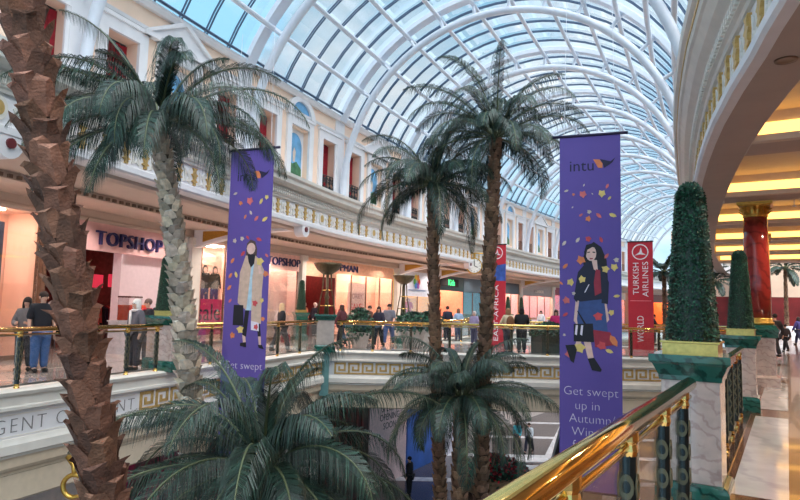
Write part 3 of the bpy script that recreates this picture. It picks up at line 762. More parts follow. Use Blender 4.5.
# left hand pedestal and tree
pedestal('pedestal with green cap on the left gallery rail behind the silvery palm trunk', Lp(lt(174.5), -.1), math.atan2(LD[1], LD[0]), .26)
topiary('clipped obelisk tree on the left gallery rail behind the silvery palm trunk', Lp(lt(190), -.8), 1.27, .3)
pedestal('pedestal standing just behind the left gallery rail under an obelisk tree', Lp(lt(190), -.8), math.atan2(LD[1], LD[0]), .26)
pedestal('grey stone pedestal with green cap at the bridge corner carrying a tripod urn', BC+np.array((-.05, .0)), .1, .3, 1.3, mat('grey_stone', (176, 168, 162), .4, var=.1))
pedestal('farther pedestal under a tripod urn behind the bridge planters', aty(403, 318, 28.2)[:2], .3, .34, 1.25, mat('grey_stone', (176, 168, 162), .4))
def urn(label, p, z, s=1.0):
    t = thing('tripod_urn', label, 'urn', (p[0], p[1], z), .3, 'tripod urns on pedestals'); t.scale = (s,)*3
    bz = mat('aged_bronze', (96, 84, 62), .4, metal=.6, var=.3)
    g = MB(); g.smooth = True; g.lathe([(.03, 1.38), (.2, 1.44), (.36, 1.55), (.47, 1.72), (.5, 1.8), (.47, 1.8), (.32, 1.6), (.02, 1.5)], n=22); obj('bowl', g, bz, t)
    for q in range(4):
        a = q*PI/2; g = MB(); g.smooth = True
        g.tube([(.3*math.cos(a), .3*math.sin(a), 0), (.25*math.cos(a), .25*math.sin(a), .4), (.16*math.cos(a), .16*math.sin(a), .9), (.13*math.cos(a), .13*math.sin(a), 1.45)], [.035, .025, .022, .03], 7); obj('leg', g, bz, t)
    for z_, r_ in ((.3, .24), (.85, .17)):
        g = MB(); g.tube([(r_*math.cos(a), r_*math.sin(a), z_) for a in np.linspace(0, 2*PI, 17)], .016, 5); obj('ring', g, BRASS, t)
    g = MB(); g.smooth = True; g.lathe([(.05, .0), (.05, .5), (.1, .6), (.04, .75), (.03, 1.4)], n=10); obj('stem', g, bz, t)
    return t
urn('bronze tripod urn on the grey pedestal at the bridge corner', BC+np.array((-.05, 0)), 1.3)
urn('bronze tripod urn on the farther pedestal behind the bridge shrubs', aty(403, 318, 28.2)[:2], 1.25)
for lab, x, y in (('by the maroon entrance pilaster', 301.5, 300), ('beside the red and blue banner', 508, 300), ('left of the pale lettered shop', 521.5, 300)):
    q_ = hit(offset(SHOP, .9), x, y)[1]
    pedestal('low green pedestal on the left gallery '+lab, q_[:2], .4, .26, 1.27, GREENM); topiary('clipped obelisk tree on the left gallery '+lab, q_[:2], 1.27, .4)
for o in (_t, _pl): bpy.data.objects.remove(o)

# ------------------------------------------------------------------ shops along the left gallery
SA = arcs(SHOP)
def sx(x, y=285): return hit(SHOP, x, y)[0]
def sframe(s, z0=0, o=0):
    p, d = at(SHOP, s, SA); n = np.array([d[1], -d[0]]); return wframe(p+n*o, d, z0)
SALMON = mat('salmon_wall', (244, 200, 180), .6, var=.04, scale=2)
PINKW = mat('pale_pink_panel', (240, 214, 214), .35, var=.03, scale=2)
def salmon_lamp(st, c=(255, 190, 150)): return emat('shop_lamp_%d_%d_%d_%d' % (int(st*10), *c), c, st)
NAVY = mat('navy_letters', (34, 32, 84), .4)
HEAD = 3.95
hd = struct('wall_shops', 'plain header wall above the left gallery shopfronts')
g = MB(); g.sweep(SHOP, [(-.3, HEAD), (.02, HEAD), (.06, HEAD+.04), (.06, HEAD+.1), (.02, HEAD+.14), (.02, 4.32), (-.3, 4.32)]); obj('header', g, TAUPE, hd)
def shop(label, x0, x1, depth, wall, lamp, header=None, hz=3.0, floorm=None, glass=True, zt=None, xr=0, s0=None, s1=None, frame=None):
    a = sx(x0) if s0 is None else s0; b = sx(x1) if s1 is None else s1
    zt = zt or HEAD; p, _ = at(SHOP, a, SA); q, _ = at(SHOP, b, SA); d = q-p; Lg = float(np.hypot(*d)); rz = math.atan2(d[1], d[0])
    t = thing('shopfront', label, 'shopfront', (p[0], p[1], 0), rz)
    # local: x along, y>0 into the shop
    g = MB(); g.box((Lg/2+xr/2, depth+.06, zt/2), (Lg-.04+xr, .08, zt)); obj('back_wall', g, wall, t)
    
    for xw in (.03, Lg-.03+xr): g = MB(); g.box((xw, depth/2, zt/2), (.06, depth, zt)); obj('side_wall', g, wall, t)
    g = MB(); g.box((Lg/2+xr/2, depth/2+(.3 if xr else 0), zt+.0), (Lg+xr, depth-(.6 if xr else 0), .06)); obj('shop_ceiling', g, mat('shop_ceiling', (226, 200, 188), .6), t)
    g = MB(); n = max(1, int(Lg/2)); 
    for k in range(n): g.box((Lg*(k+.5)/n, max(.25, depth*.45), zt-.06), (min(1.1, Lg/n*.7), min(.8, depth*.5), .04))
    obj('ceiling_light', g, lamp, t)
    if header:
        g = MB(); g.box((Lg/2, .02, (hz+zt)/2), (Lg, .1, zt-hz)); obj('sign_panel', g, header, t)
    h1 = hz if header else zt
    if glass:
        g = MB(); g.box((Lg/2, .03, h1/2+.05), (Lg-.1, .015, h1-.14)); obj('window_pane', g, GLASS, t)
        g = MB(); n = max(1, round(Lg/1.6))
        for k in range(n+1): g.box((.04+(Lg-.08)*k/n, .03, h1/2), (.05, .06, h1))
        g.box((Lg/2, .03, .06), (Lg, .06, .12)); obj('frame', g, frame or mat('brown_frame', (110, 78, 60), .4), t)
    t['_L'] = Lg
    return t, Lg
def lframe(): return lambda u, v, w: (u, -w, v)     # local shop frame, w towards the viewer
LFm = lframe()
def sign(parent, body, size, u, z, m=NAVY, ext=.03, w=.11, space=1.05, fit=None, off=0.0):
    g = MB(); text(g, body, size, lambda a, b, c: LFm(a+(u if fit is None else 0), b+z, c+w), ext=ext, space=space, fit=fit, off=off)
    return obj('lettering', g, m, parent)
LP15 = salmon_lamp(26, (255, 224, 204)); PKL = salmon_lamp(14, (255, 170, 150)); DIM = salmon_lamp(10, (255, 210, 190)); WHL = salmon_lamp(20, (255, 232, 216))
DISP = []
def lx(t0x, x, y=290): return sx(x, y)-sx(t0x, y)
A, LA = shop('salmon lit display window nearest on the left, with a dark poster of a walking woman', -75, 37, 1.1, SALMON, LP15)
B, LB = shop('wide open shop entrance with racks of red clothes and large navy letters above', 41, 120, 5.5, mat('dusky_red_wall', (120, 62, 60), .6, var=.3), PKL, mat('rosy_header', (222, 176, 174), .5, var=.04), 3.1, glass=False, xr=2.9)
C_, LC = shop('blank pale pink panel right of the entrance with large navy letters', 120, 184, .25, mat('grey_pink_panel', (226, 206, 212), .4, var=.04), DIM, mat('rosy_header', (0, 0, 0)), 3.1, glass=False)
for t_, u0, u1 in ((B, sx(91, 240)-sx(41, 240), None),):
    g = MB(); text(g, 'TOPSHOP', .62, lambda a, b, c: LFm(a, b+3.47, c+.12), ext=.05, space=1.1, fit=(sx(90, 238)-sx(41, 238), sx(158, 245)-sx(41, 245)))
    obj('lettering', g, NAVY, t_)
D, LD_ = shop('salmon lit display window with a photo panel of three women and a magenta board', 200, 266, 1.2, SALMON, LP15)
E_, LE = shop('pale pink panelled shopfront under small navy letters right of left purple banner', 267, 298, .6, mat('pink_wall', (246, 214, 206), .5), LP15, mat('pink_header', (246, 206, 194), .5), 3.2)
sign(E_, 'TOPSHOP', .52, 0, 3.55, fit=(sx(266, 262)-sx(267, 262)-.1, sx(297.5, 268)-sx(267, 268)))
F_, LF_ = shop('maroon shop entrance with mannequins behind the corner urn', 305, 335, 4.0, mat('maroon_wall', (104, 34, 34), .6, var=.2), PKL, mat('peach_header', (244, 190, 156), .5), 3.05, glass=False)
G_, LG = shop('salmon shopfront under navy lettering with sale posters beside the urn', 335.5, 393, 1.2, SALMON, LP15, mat('peach_header', (0, 0, 0)), 3.3)
sign(G_, 'TOPMAN', .5, 0, 3.6, fit=(sx(327, 272)-sx(335.5, 272), sx(356.5, 274)-sx(335.5, 274)))
H_, LH = shop('shopfront with pale blue sign panel carrying a rainbow flower', 404, 431, 2.0, mat('amber_wall', (244, 200, 120), .5), WHL, mat('ice_blue_panel', (214, 222, 236), .4), 2.35)
I_, LI = shop('dark green fronted shop with a small glowing green sign', 437, 463, 3.0, mat('coral_wall', (240, 160, 130), .5), LP15, mat('dark_green_fascia', (36, 60, 56), .4), 2.9, glass=False)
I2, LI2 = shop('dark grey shopfront with a tall green panel left of the round clock sign', 463.5, 482, .5, mat('teal_panel', (44, 104, 92), .4), DIM, mat('slate_fascia', (74, 88, 98), .4), 2.9)
J_, LJ = shop('narrow pink lit shopfront with dark header beside the red vertical banner', 486, 519, 2.5, mat('blush_wall', (236, 176, 160), .5), LP15, mat('charcoal_fascia', (66, 62, 66), .4), 3.0)
K_, LK = shop('grey headed shopfront with pale lettering left of the right purple banner', 522, 552, 2.5, mat('rose_wall', (230, 160, 150), .5), LP15, mat('greige_fascia', (172, 160, 152), .4), 2.95)
sign(K_, 'LONDON', .42, LK*.52, 3.4, mat('pale_letters', (240, 236, 230), .4))
M_, LM = shop('red walled shopfront just left of the right purple banner edge', 553.5, 585, 2.5, mat('crimson_wall', (170, 40, 60), .5), LP15, mat('crimson_fascia', (150, 30, 50), .4), 3.2)
N_, LN = shop('orange lit shopfront right of the red airline banner', 588, 625, 3, mat('orange_wall', (226, 120, 60), .5), LP15, mat('cream_fascia', (226, 210, 190), .4), 3.1)
sq = sx(628); k = 0
for nm, cw, ch in (('white headed lit shopfront', (236, 210, 190), (230, 226, 222)), ('orange lit shopfront with brown header', (230, 130, 70), (120, 70, 50)), ('pink shopfront with white header', (236, 170, 170), (226, 220, 216)), ('teal headed pale shopfront', (226, 206, 190), (60, 120, 120))):
    shop(nm + ' on the far bend of the left gallery', 0, 0, 2.5, mat('far_wall_%d' % k, cw, .5), LP15, mat('far_head_%d' % k, ch, .4), 3.0, s0=sq, s1=sq+4.6, glass=False); sq += 5.2; k += 1
# glowing green sign and other sign details
sg = thing('lit_sign', 'small glowing green sign on the dark green shop header', 'sign', (0, 0, 0)); sg.matrix_world = I_.matrix_basis.copy()
g = MB(); g.prism(rect(.2, 3.2, LI*.75, 3.75), LFm, .07, .14); obj('box', g, DARK, sg)
g = MB(); text(g, 'Kids', .62, lambda a, b, c: LFm(a+LI*.47, b+3.47, c+.15), ext=.01); obj('lettering', g, emat('green_glow', (70, 240, 130), 2.2), sg)
fl_ = thing('flower_logo', 'rainbow petal emblem on the pale blue shop sign', 'emblem'); fl_.matrix_world = H_.matrix_basis.copy()
pc = [(226, 60, 50), (240, 150, 40), (250, 210, 60), (90, 180, 80), (60, 130, 210), (150, 80, 180)]
for q, c in enumerate(pc):
    g = MB(); a0 = q*PI/3; g.prism([(LH*.42+.12*math.cos(a0)+.27*math.cos(a0+t)*1.0*.6+.2*math.cos(a0), 3.3+.1*math.sin(a0)+.2*math.sin(a0+t)+.2*math.sin(a0)) for t in np.linspace(0, 2*PI, 13)[:-1]], LFm, .06+.004*q, .085+.004*q)
    obj('petal', g, mat('petal_%d' % q, c, .4), fl_)
g = MB(); g.prism(rect(LH*.12, 2.72, LH*.75, 2.78), LFm, .07, .08); obj('caption_line', g, mat('blue_grey', (120, 140, 180), .5), fl_)
# shop fittings and posters
def panel(label, parent, u0, z0, u1, z1, y, m, cat='poster', th=.03, name='poster', group=None):
    t = thing(name, label, cat, (0, 0, 0), 0, group); t.matrix_world = parent.matrix_basis.copy()
    g = MB(); g.prism(rect(u0, z0, u1, z1), lambda u, v, w: (u, y-w, v), 0, th); obj('board', g, m, t)
    return t, (lambda u, v, w: (u0+u*(u1-u0), y-th-w, z0+v*(z1-z0)))
def silhouette(fr, o, top, bottom, hair, skin, parent, u=.5, h=.86, w=.3, walk=False, nm='printed_woman'):
    g = MB(); d0, d1 = o, o+.006
    X = lambda a: u+a*w
    def P(pts, k): g.k = k; g.prism([(X(a), b*h+.05) for a, b in pts], fr, d0, d1)
    P([(-.28, .5), (.3, .5), (.42, .78), (.3, .86), (-.26, .86), (-.42, .78)], 0)
    P([(-.42, .78), (-.3, .84), (-.36, .52), (-.5, .5)], 0); P([(.3, .84), (.42, .78), (.52, .5), (.38, .52)], 0)
    P([(-.3, .05), (-.12, .05), (.05, .5), (-.28, .5)], 1); P([(.1, .02), (.28, .02), (.3, .5), (-.02, .5)], 1)
    g.k = 2; g.prism([(X(.0)+.2*w*math.cos(t), h*.94+.05+.075*math.sin(t)) for t in np.linspace(0, 2*PI, 13)[:-1]], fr, d0, d1)
    g.k = 3; g.prism([(X(.02)+.13*w*math.cos(t), h*.925+.05+.05*math.sin(t)) for t in np.linspace(0, 2*PI, 13)[:-1]], fr, d1, d1+.004)
    P([(-.34, .0), (-.1, .0), (-.12, .06), (-.3, .06)], 2); P([(.08, -.02), (.34, -.02), (.28, .04), (.1, .04)], 2)
    return obj(nm, g, [top, bottom, hair, skin], parent)
SKIN = mat('skin', (214, 168, 146), .55, var=.05); INK = mat('near_black', (26, 24, 30), .6); PLUM = mat('plum_cloth', (52, 34, 54), .7)
p1, fr = panel('dark blue poster with a white letter and a striding woman in the nearest display', A, LA-1.75, .55, LA-.72, 3.6, .5, mat('night_blue', (34, 52, 84), .4, var=.3, scale=1.5))
silhouette(fr, .001, PLUM, PLUM, INK, SKIN, p1, .62, .62, .5)
g = MB(); text(g, 'K', .9, lambda a, b, c: (LA-1.5+a, .46-c, 1.75+b), ext=.004, off=.03); text(g, 'RE', .4, lambda a, b, c: (LA-1.42+a, .46-c, .95+b), ext=.004); obj('lettering', g, mat('white_print', (236, 236, 240), .5), p1)
p2, fr = panel('tall salmon photo panel of three women in dark clothes behind the magenta board', D, .15, 1.2, LD_*.5, 3.6, .8, SALMON)
for q, (u, c) in enumerate(((.18, (70, 64, 60)), (.5, (36, 30, 40)), (.8, (44, 40, 34)))):
    silhouette(fr, .001+.008*q, mat('print_top_%d' % q, c, .7), mat('print_blue', (50, 70, 120), .7), INK, SKIN, p2, u, .72, .42)
p3, fr = panel('magenta board with dark word standing in the display window', D, .12, .35, LD_*.42, 1.75, .35, mat('magenta_board', (214, 36, 110), .4, var=.05), 'sign', name='sale_board')
g = MB(); text(g, 'sale', .95, lambda a, b, c: (.12+(LD_*.42-.12)*.5+a, .31-c, 1.2+b), ext=.004); obj('lettering', g, mat('plum_print', (70, 16, 60), .5), p3)
p4, fr = panel('white sale poster with red words in the window under navy lettering', G_, sx(355)-sx(335.5), .9, sx(372)-sx(335.5), 2.9, .4, mat('blush_poster', (246, 222, 216), .4))
g = MB(); u_ = (sx(363)-sx(335.5)); text(g, 'SORRY', .42, lambda a, b, c: (u_+a, .36-c, 2.15+b), ext=.004); obj('grey_lettering', g, mat('grey_print', (150, 130, 140), .5), p4)
g = MB(); text(g, 'SALE', .55, lambda a, b, c: (u_+a, .36-c, 1.55+b), ext=.004); obj('red_lettering', g, mat('red_print', (226, 80, 80), .5), p4)
p5, fr = panel('yellow lit poster of a red haired woman under the pale blue sign', H_, LH*.2, .8, LH*.85, 2.25, .8, mat('amber_poster', (250, 196, 110), .4, var=.1))
silhouette(fr, .001, mat('red_top', (190, 40, 40), .6), mat('red_top', (0, 0, 0)), mat('auburn', (120, 40, 24), .6), SKIN, p5, .5, .9, .6)
BI = B.matrix_basis.inverted(); SH4 = offset(SHOP, -4.4)
def bloc(x, y, o=-4.4): return BI @ Vector(hit(offset(SHOP, o), x, y)[1])
for q, x in enumerate((95, 115)):
    v = bloc(x, 281, -3.0); panel('glowing red shelf sign at the back of the wide entrance, %s one' % ('left', 'right')[q], B, v.x-.36, v.z-.24, v.x+.36, v.z+.24, v.y, mat('red_shelf_sign', (236, 60, 84), .4, emit=(236, 60, 84), es=.5), 'sign', name='shelf_sign', group='red signs inside the wide entrance')
rng = random.Random(5)
rackm = mat('chrome', (190, 190, 196), .2, metal=1)
for q in range(4):
    u = LB*(.4+.16*q); t = thing('clothes_rack', 'clothes rack inside the wide entrance, number %s from the left' % ('one', 'two', 'three', 'four')[q], 'rack', (0, 0, 0), 0, 'clothes racks in the wide entrance'); t.matrix_world = B.matrix_basis @ Matrix.Translation((bloc(44+q*22, 310, -2.4).x, 2.4+.1*q, 0))
    g = MB(); g.tube([(-.5, 0, 0), (-.5, 0, 1.5), (.5, 0, 1.5), (.5, 0, 0)], .02, 6); obj('rail', g, rackm, t)
    for k in range(9):
        g = MB(); x = -.42+k*.105; z = 1.42; l = rng.uniform(.6, .95)
        g.add([(x, -.03, z), (x+.02, -.22, z-.12), (x+.02, -.24, z-l), (x+.01, .24, z-l), (x+.02, .22, z-.12), (x+.06, 0, z-.02), (x+.08, -.22, z-.12), (x+.09, -.24, z-l), (x+.08, .24, z-l), (x+.08, .22, z-.12)],
              [(0, 1, 2, 3, 4), (9, 8, 7, 6, 5), (1, 6, 7, 2), (3, 8, 9, 4), (2, 7, 8, 3), (0, 5, 6, 1), (4, 9, 5, 0)])
        obj('garment', g, rng.choice((RED, PLUM, mat('coral_cloth', (214, 84, 72), .8), INK, mat('rose_cloth', (200, 120, 120), .8))), t)
for q in range(4):
    t = thing('gift_box', 'orange red box on the pale plinth by the entrance, %s of the row' % ('first', 'second', 'third', 'fourth')[q], 'box', (0, 0, 0), 0, 'row of orange red boxes'); t.matrix_world = C_.matrix_basis @ Matrix.Translation((-.1+.27*q-.3, -.55, 1.0))
    g = MB(); g.box((0, 0, .22), (.2, .2, .44)); obj('body', g, mat('vermilion', (222, 70, 40), .5), t); g = MB(); g.box((0, 0, .45), (.22, .22, .05)); obj('lid', g, mat('vermilion_lid', (236, 96, 60), .5), t)
t = thing('plinth', 'pale display plinth carrying the row of orange red boxes', 'plinth'); t.matrix_world = C_.matrix_basis @ Matrix.Translation((-.2, -.55, 0))
g = MB(); g.box((.1, 0, .5), (1.3, .4, 1.0)); g.box((.1, 0, .98), (1.36, .46, .04)); obj('body', g, mat('pale_plinth', (206, 200, 206), .4), t)
t = thing('display_case', 'tall clear display case in front of the wide entrance', 'display case'); t.matrix_world = B.matrix_basis @ Matrix.Translation((sx(107)-sx(41), -.9, 0))
g = MB(); g.box((0, 0, .4), (.5, .5, .8)); obj('base', g, mat('pale_plinth', (0, 0, 0)), t); g = MB(); g.box((0, 0, 1.25), (.48, .48, .9)); obj('glass_box', g, GLASS, t); g = MB(); g.box((0, 0, 1.72), (.5, .5, .05)); obj('lid', g, rackm, t)
# pilasters between shops, with curved brackets
def pilaster(label, x, w=.5, y=285, m=None, s=None):
    s = sx(x, y) if s is None else s
    o = struct('trim_%d' % (20+len(DISP)), label); DISP.append(o); fr = sframe(s)
    g = MB(); g.prism(rect(-w/2, 0, w/2, 4.0), fr, -.1, .14); g.prism(rect(-w/2-.05, 0, w/2+.05, .3), fr, -.1, .18); g.prism(rect(-w/2-.06, 3.75, w/2+.06, 4.0), fr, -.1, .2); obj('shaft', g, m or STONE, o)
    return s
for lab, x, w, m in (('brown timber post between the nearest shops', 39, .14, mat('brown_frame', (0, 0, 0))), ('cream pilaster behind silvery palm', 192, .55, None), ('slim pilaster left of the maroon entrance', 301.5, .3, None), ('cream pilaster right of salmon sale window', 398.5, .8, None), ('cream pilaster beside the rainbow sign', 434, .5, None), ('cream pilaster behind round clock sign', 484.5, .5, None), ('cream pilaster beside the dark header', 520.5, .5, None), ('cream pilaster left of red shop', 552.7, .5, None), ('cream pilaster far along', 586.5, .6, None)):
    pilaster(lab, x, w, 285, m)
def bracket(label, s):
    t = thing('ceiling_bracket', label, 'bracket', (0, 0, 0), 0, 'curved white soffit brackets')
    p, d = at(SHOP, s, SA); n = np.array([d[1], -d[0]])
    fr = lambda u, v, w: (p[0]+n[0]*u+d[0]*w, p[1]+n[1]*u+d[1]*w, v)
    top = [(.1, 4.3)]+[(4.4, 4.3)]; cur = [(u, 4.28-.62*(1-(u/4.5))**2-.06) for u in np.linspace(4.4, .1, 14)]
    g = MB(); g.prism([(.1, 4.3), (4.4, 4.3)]+cur, fr, -.16, .16); obj('arm', g, WHITE, t)
    g = MB()
    for sd in (-.165, .165): g.prism([(.5, 4.24), (2.6, 4.24)]+[(u, 4.24-.4*(1-(u-.5)/2.2)**1.5) for u in np.linspace(2.6, .5, 8)][1:], fr, min(sd, sd*1.06), max(sd, sd*1.06))
    obj('gilded_lunette', g, GOLD, t)
    g = MB(); g.prism([(4.42+.0*math.cos(a), 0) for a in (0,)]*0 + [(u, v) for u, v in ()], fr, 0, 0) if False else None
    c, dd = at(ENT, hit_s(s), ES); nn = np.array([dd[1], -dd[0]]); f2 = wframe(c, dd)
    g.prism([(.26*math.cos(a), 4.2+.26*math.sin(a)) for a in np.linspace(0, 2*PI, 17)[:-1]], f2, -.25, .08); obj('roundel', g, WHITE, t)
    g = MB(); g.prism([(.09*math.cos(a), 4.2+.09*math.sin(a)) for a in np.linspace(0, 2*PI, 13)[:-1]], f2, .08, .12); obj('boss', g, mat('maroon_boss', (110, 40, 44), .5), t)
ES = arcs(ENT)
def hit_s(s):
    p, d = at(SHOP, s, SA); n = np.array([d[1], -d[0]]); q = p+n*4.8
    i = int(np.argmin([np.hypot(*(q-e)) for e in ENT])); return ES[i]
for lab, s in (('curved white soffit bracket at the far left edge beside the big brown palm trunk', hit(ENT, 12, 167)[0]), ('curved white soffit bracket above the silvery palm', sx(192)), ('curved white soffit bracket above the salmon sale window pilaster', sx(398.5)), ('curved white soffit bracket above the round clock sign', sx(436)), ('curved white soffit bracket above the pale lettered shop', sx(520.5))):
    bracket(lab, s)
# round clock sign on a gilded bracket
h = hit(ENT, 474, 266)[0]; p, d = at(ENT, h, ES); n = np.array([d[1], -d[0]])
ck = thing('clock', 'round white clock on gilded bracket hanging below the entablature', 'clock'); cp_ = aty(474, 266, float((p+n*.6)[1]))
fr = lambda u, v, w: (cp_[0]+u, cp_[1]-w, cp_[2]+v)
C16 = lambda r: [(r*math.cos(a), r*math.sin(a)) for a in np.linspace(0, 2*PI, 25)[:-1]]
g = MB(); g.prism(C16(.48), fr, -.12, .1); obj('case', g, GOLD, ck); g = MB(); g.prism(C16(.41), fr, .1, .12); obj('dial', g, mat('dial_white', (240, 238, 230), .5), ck)
g = MB(); g.prism(rect(-.02, 0, .02, .3), fr, .12, .135); g.prism([(0, -.02), (.2, -.1), (.2, -.06), (0, .02)], fr, .12, .135)
for q in range(12):
    a = q*PI/6; g.prism([(x_*math.cos(a)-y_*math.sin(a), x_*math.sin(a)+y_*math.cos(a)) for x_, y_ in rect(.32, -.015, .38, .015)], fr, .12, .13)
obj('hands_and_marks', g, INK, ck)
g = MB(); g.tube([fr(-.9, .75, 0), fr(.6, .75, 0)], .04, 6); g.tube([fr(0, .45, 0), fr(0, .78, 0)], .05, 6); g.tube([fr(-.6, .75, 0), fr(-.75, .3, 0), fr(-.5, .1, 0)], .03, 6); obj('bracket', g, GOLD, ck)

# ------------------------------------------------------------------ palms
FROND = mat('palm_leaflet', (34, 56, 46), .42, var=.3, scale=6, vcol=True)
RACH = mat('frond_stalk', (92, 100, 70), .5, var=.2)
BARK = mat('palm_bark', (138, 106, 84), .85, var=.3, scale=14, bump=.6, bscale=60, vcol=True)
ABARK = mat('dark_palm_bark', (110, 74, 58), .85, var=.35, scale=9, bump=.7, bscale=45, vcol=True)
PBARK = mat('pale_palm_bark', (206, 188, 170), .8, var=.22, scale=14, bump=.5, bscale=60, vcol=True)
def frond(mb, az, el, L, droop, rng, nl=40, lw=.022, ll=.42, hang=.55):
    """one frond rooted at the origin; leaflets hang from both sides of an arching stalk"""
    ca, sa = math.cos(az), math.sin(az); P = []; x = z = 0; n = 16; a = el
    for i in range(n+1):
        P.append(Vector((x*ca, x*sa, z))); st = L/n; x += st*math.cos(a); z += st*math.sin(a); a -= droop/n*(.35+1.3*i/n)
    mb.k = 1; mb.t = 1.0; mb.smooth = True
    mb.tube(P, [.022*(1-.85*i/n)+.003 for i in range(n+1)], 5)
    mb.k = 0; mb.smooth = False; side = Vector((-sa, ca, 0)); tw = rng.uniform(-.35, .35)
    for i in range(nl):
        u = .12+.88*(i+.5)/nl; f = u*n; j = min(n-1, int(f)); p = P[j].lerp(P[j+1], f-j); t = (P[j+1]-P[j]).normalized()
        nrm = side.cross(t); sd = (side*math.cos(tw)+nrm*math.sin(tw))
        l = ll*(math.sin(PI*min(1, .18+u*.82))**.6)*rng.uniform(.8, 1.15)
        for s in (-1, 1):
            d = (sd*s*.75+t*.75+Vector((0, 0, .12))).normalized(); q0 = p; w = lw*rng.uniform(.8, 1.2); pts = []
            dirn = d.copy(); wv = t.cross(d).cross(d).normalized() if t.cross(d).length > .01 else nrm
            h = hang*rng.uniform(.6, 1.4)
            for k in range(4):
                pts.append((q0.copy(), wv*w*(1, 1.15, .75, .05)[k])); q0 = q0+dirn*l/3; dirn = (dirn+Vector((0, 0, -h))).normalized()
            mb.t = rng.choice((.4, .6, .85, 1.1, 1.5, 2.2))
            vs = []
            for q, wq in pts: vs += [q-wq, q+wq]
            mb.add(vs, [(0, 1, 3, 2), (2, 3, 5, 4), (4, 5, 7, 6)])
def boots(mb, pts, rs, rng, step, pern, bh, flare, tipcol=1.9):
    """overlapping leaf bases wrapped round a trunk curve"""
    pts = [Vector(p) for p in pts]; S_ = [0]
    for a, b in zip(pts, pts[1:]): S_.append(S_[-1]+(b-a).length)
    mb.t = .3; mb.smooth = True; mb.tube(pts, [r*.88 for r in rs], 12); mb.smooth = False
    s = .0; row = 0
    while s < S_[-1]-step:
        i = max(j for j in range(len(pts)-1) if S_[j] <= s+1e-6); f = (s-S_[i])/(S_[i+1]-S_[i])
        c = pts[i].lerp(pts[i+1], f); t = (pts[i+1]-pts[i]).normalized(); r = rs[i]*(1-f)+rs[i+1]*f
        u = t.cross(Vector((0, 1, 0))).normalized(); w = t.cross(u)
        for k in range(pern):
            a = 2*PI*(k+.5*(row % 2))/pern+rng.uniform(-.25, .25); da = 2*PI/pern*.62; h = bh*rng.uniform(.7, 1.2); fl = flare*rng.uniform(.5, 1.5)
            def Q(aa, hh, rr): return c+t*hh+(u*math.cos(aa)+w*math.sin(aa))*(r*rr)
            b0 = rng.uniform(.5, 1.25); col = (b0, b0*rng.uniform(.94, 1.02), b0*rng.uniform(.88, 1.0))
            v = [Q(a-da, .0, .93), Q(a, -.1*h, .99), Q(a+da, .0, .93), Q(a-da*.8, h*.5, 1.06), Q(a, h*.42, 1.16), Q(a+da*.8, h*.5, 1.06),
                 Q(a-da*.45, h*.85, 1.08+fl*.5), Q(a+rng.uniform(-.1, .1), h*.8, 1.16+fl*.6), Q(a+da*.45, h*.85, 1.08+fl*.5), Q(a-da*rng.uniform(.1, .5), h*rng.uniform(.88, .98), 1.1+fl), Q(a+da*rng.uniform(0, .5), h*rng.uniform(.86, 1.0), 1.1+fl)]
            mb.t = col; mb.add(v, [(0, 1, 4, 3), (1, 2, 5, 4)])
            mb.t = tuple(x*1.08 for x in col); mb.add(v, [(3, 4, 7, 6), (4, 5, 8, 7)])
            mb.t = (col[0]*tipcol*.9, col[1]*tipcol, col[2]*tipcol*1.1); mb.add(v, [(6, 7, 9), (7, 10, 9), (7, 8, 10)])
        s += step; row += 1
def palm(label, trunk, rs, crown, spec, seed, bark=BARK, step=.11, pern=6, bh=.2, flare=.12, L=2.0, ll=.42, tip=1.9, lw=.022, nl=40, hang=.55):
    rng = random.Random(seed); base = Vector(trunk[0]); t = thing('palm_tree', label, 'palm', base)
    g = MB(); boots(g, [Vector(p)-base for p in trunk], rs, rng, step, pern, bh, flare, tip); obj('trunk', g, bark, t)
    c = Vector(crown)-base
    for az, el, ln, dr in spec:
        g = MB(); frond(g, az, el, L*ln, dr, rng, nl, lw, ll, hang); obj('frond', g, [FROND, RACH], t, c+Vector((math.cos(az), math.sin(az), 0))*.06)
    g = MB(); g.smooth = True; g.lathe([(.06, -.25), (.13, -.1), (.12, .08), (.03, .22)], n=10); obj('crown_shaft', g, RACH, t, c)
    return t
def ring(rng, n, spread=(1.25, -.2), dr=(1.1, 1.7), ln=(.8, 1.1), a0=0):
    out = []
    for i in range(n):
        u = i/(n-1); az = a0+i*2.39996; out.append((az, spread[0]+(spread[1]-spread[0])*u**.9+rng.uniform(-.12, .12), rng.uniform(*ln), rng.uniform(*dr)))
    return out
def tr(pix, Y, z_end=None):
    return [aty(x, y, Y) for x, y in pix]
rg = random.Random(11)
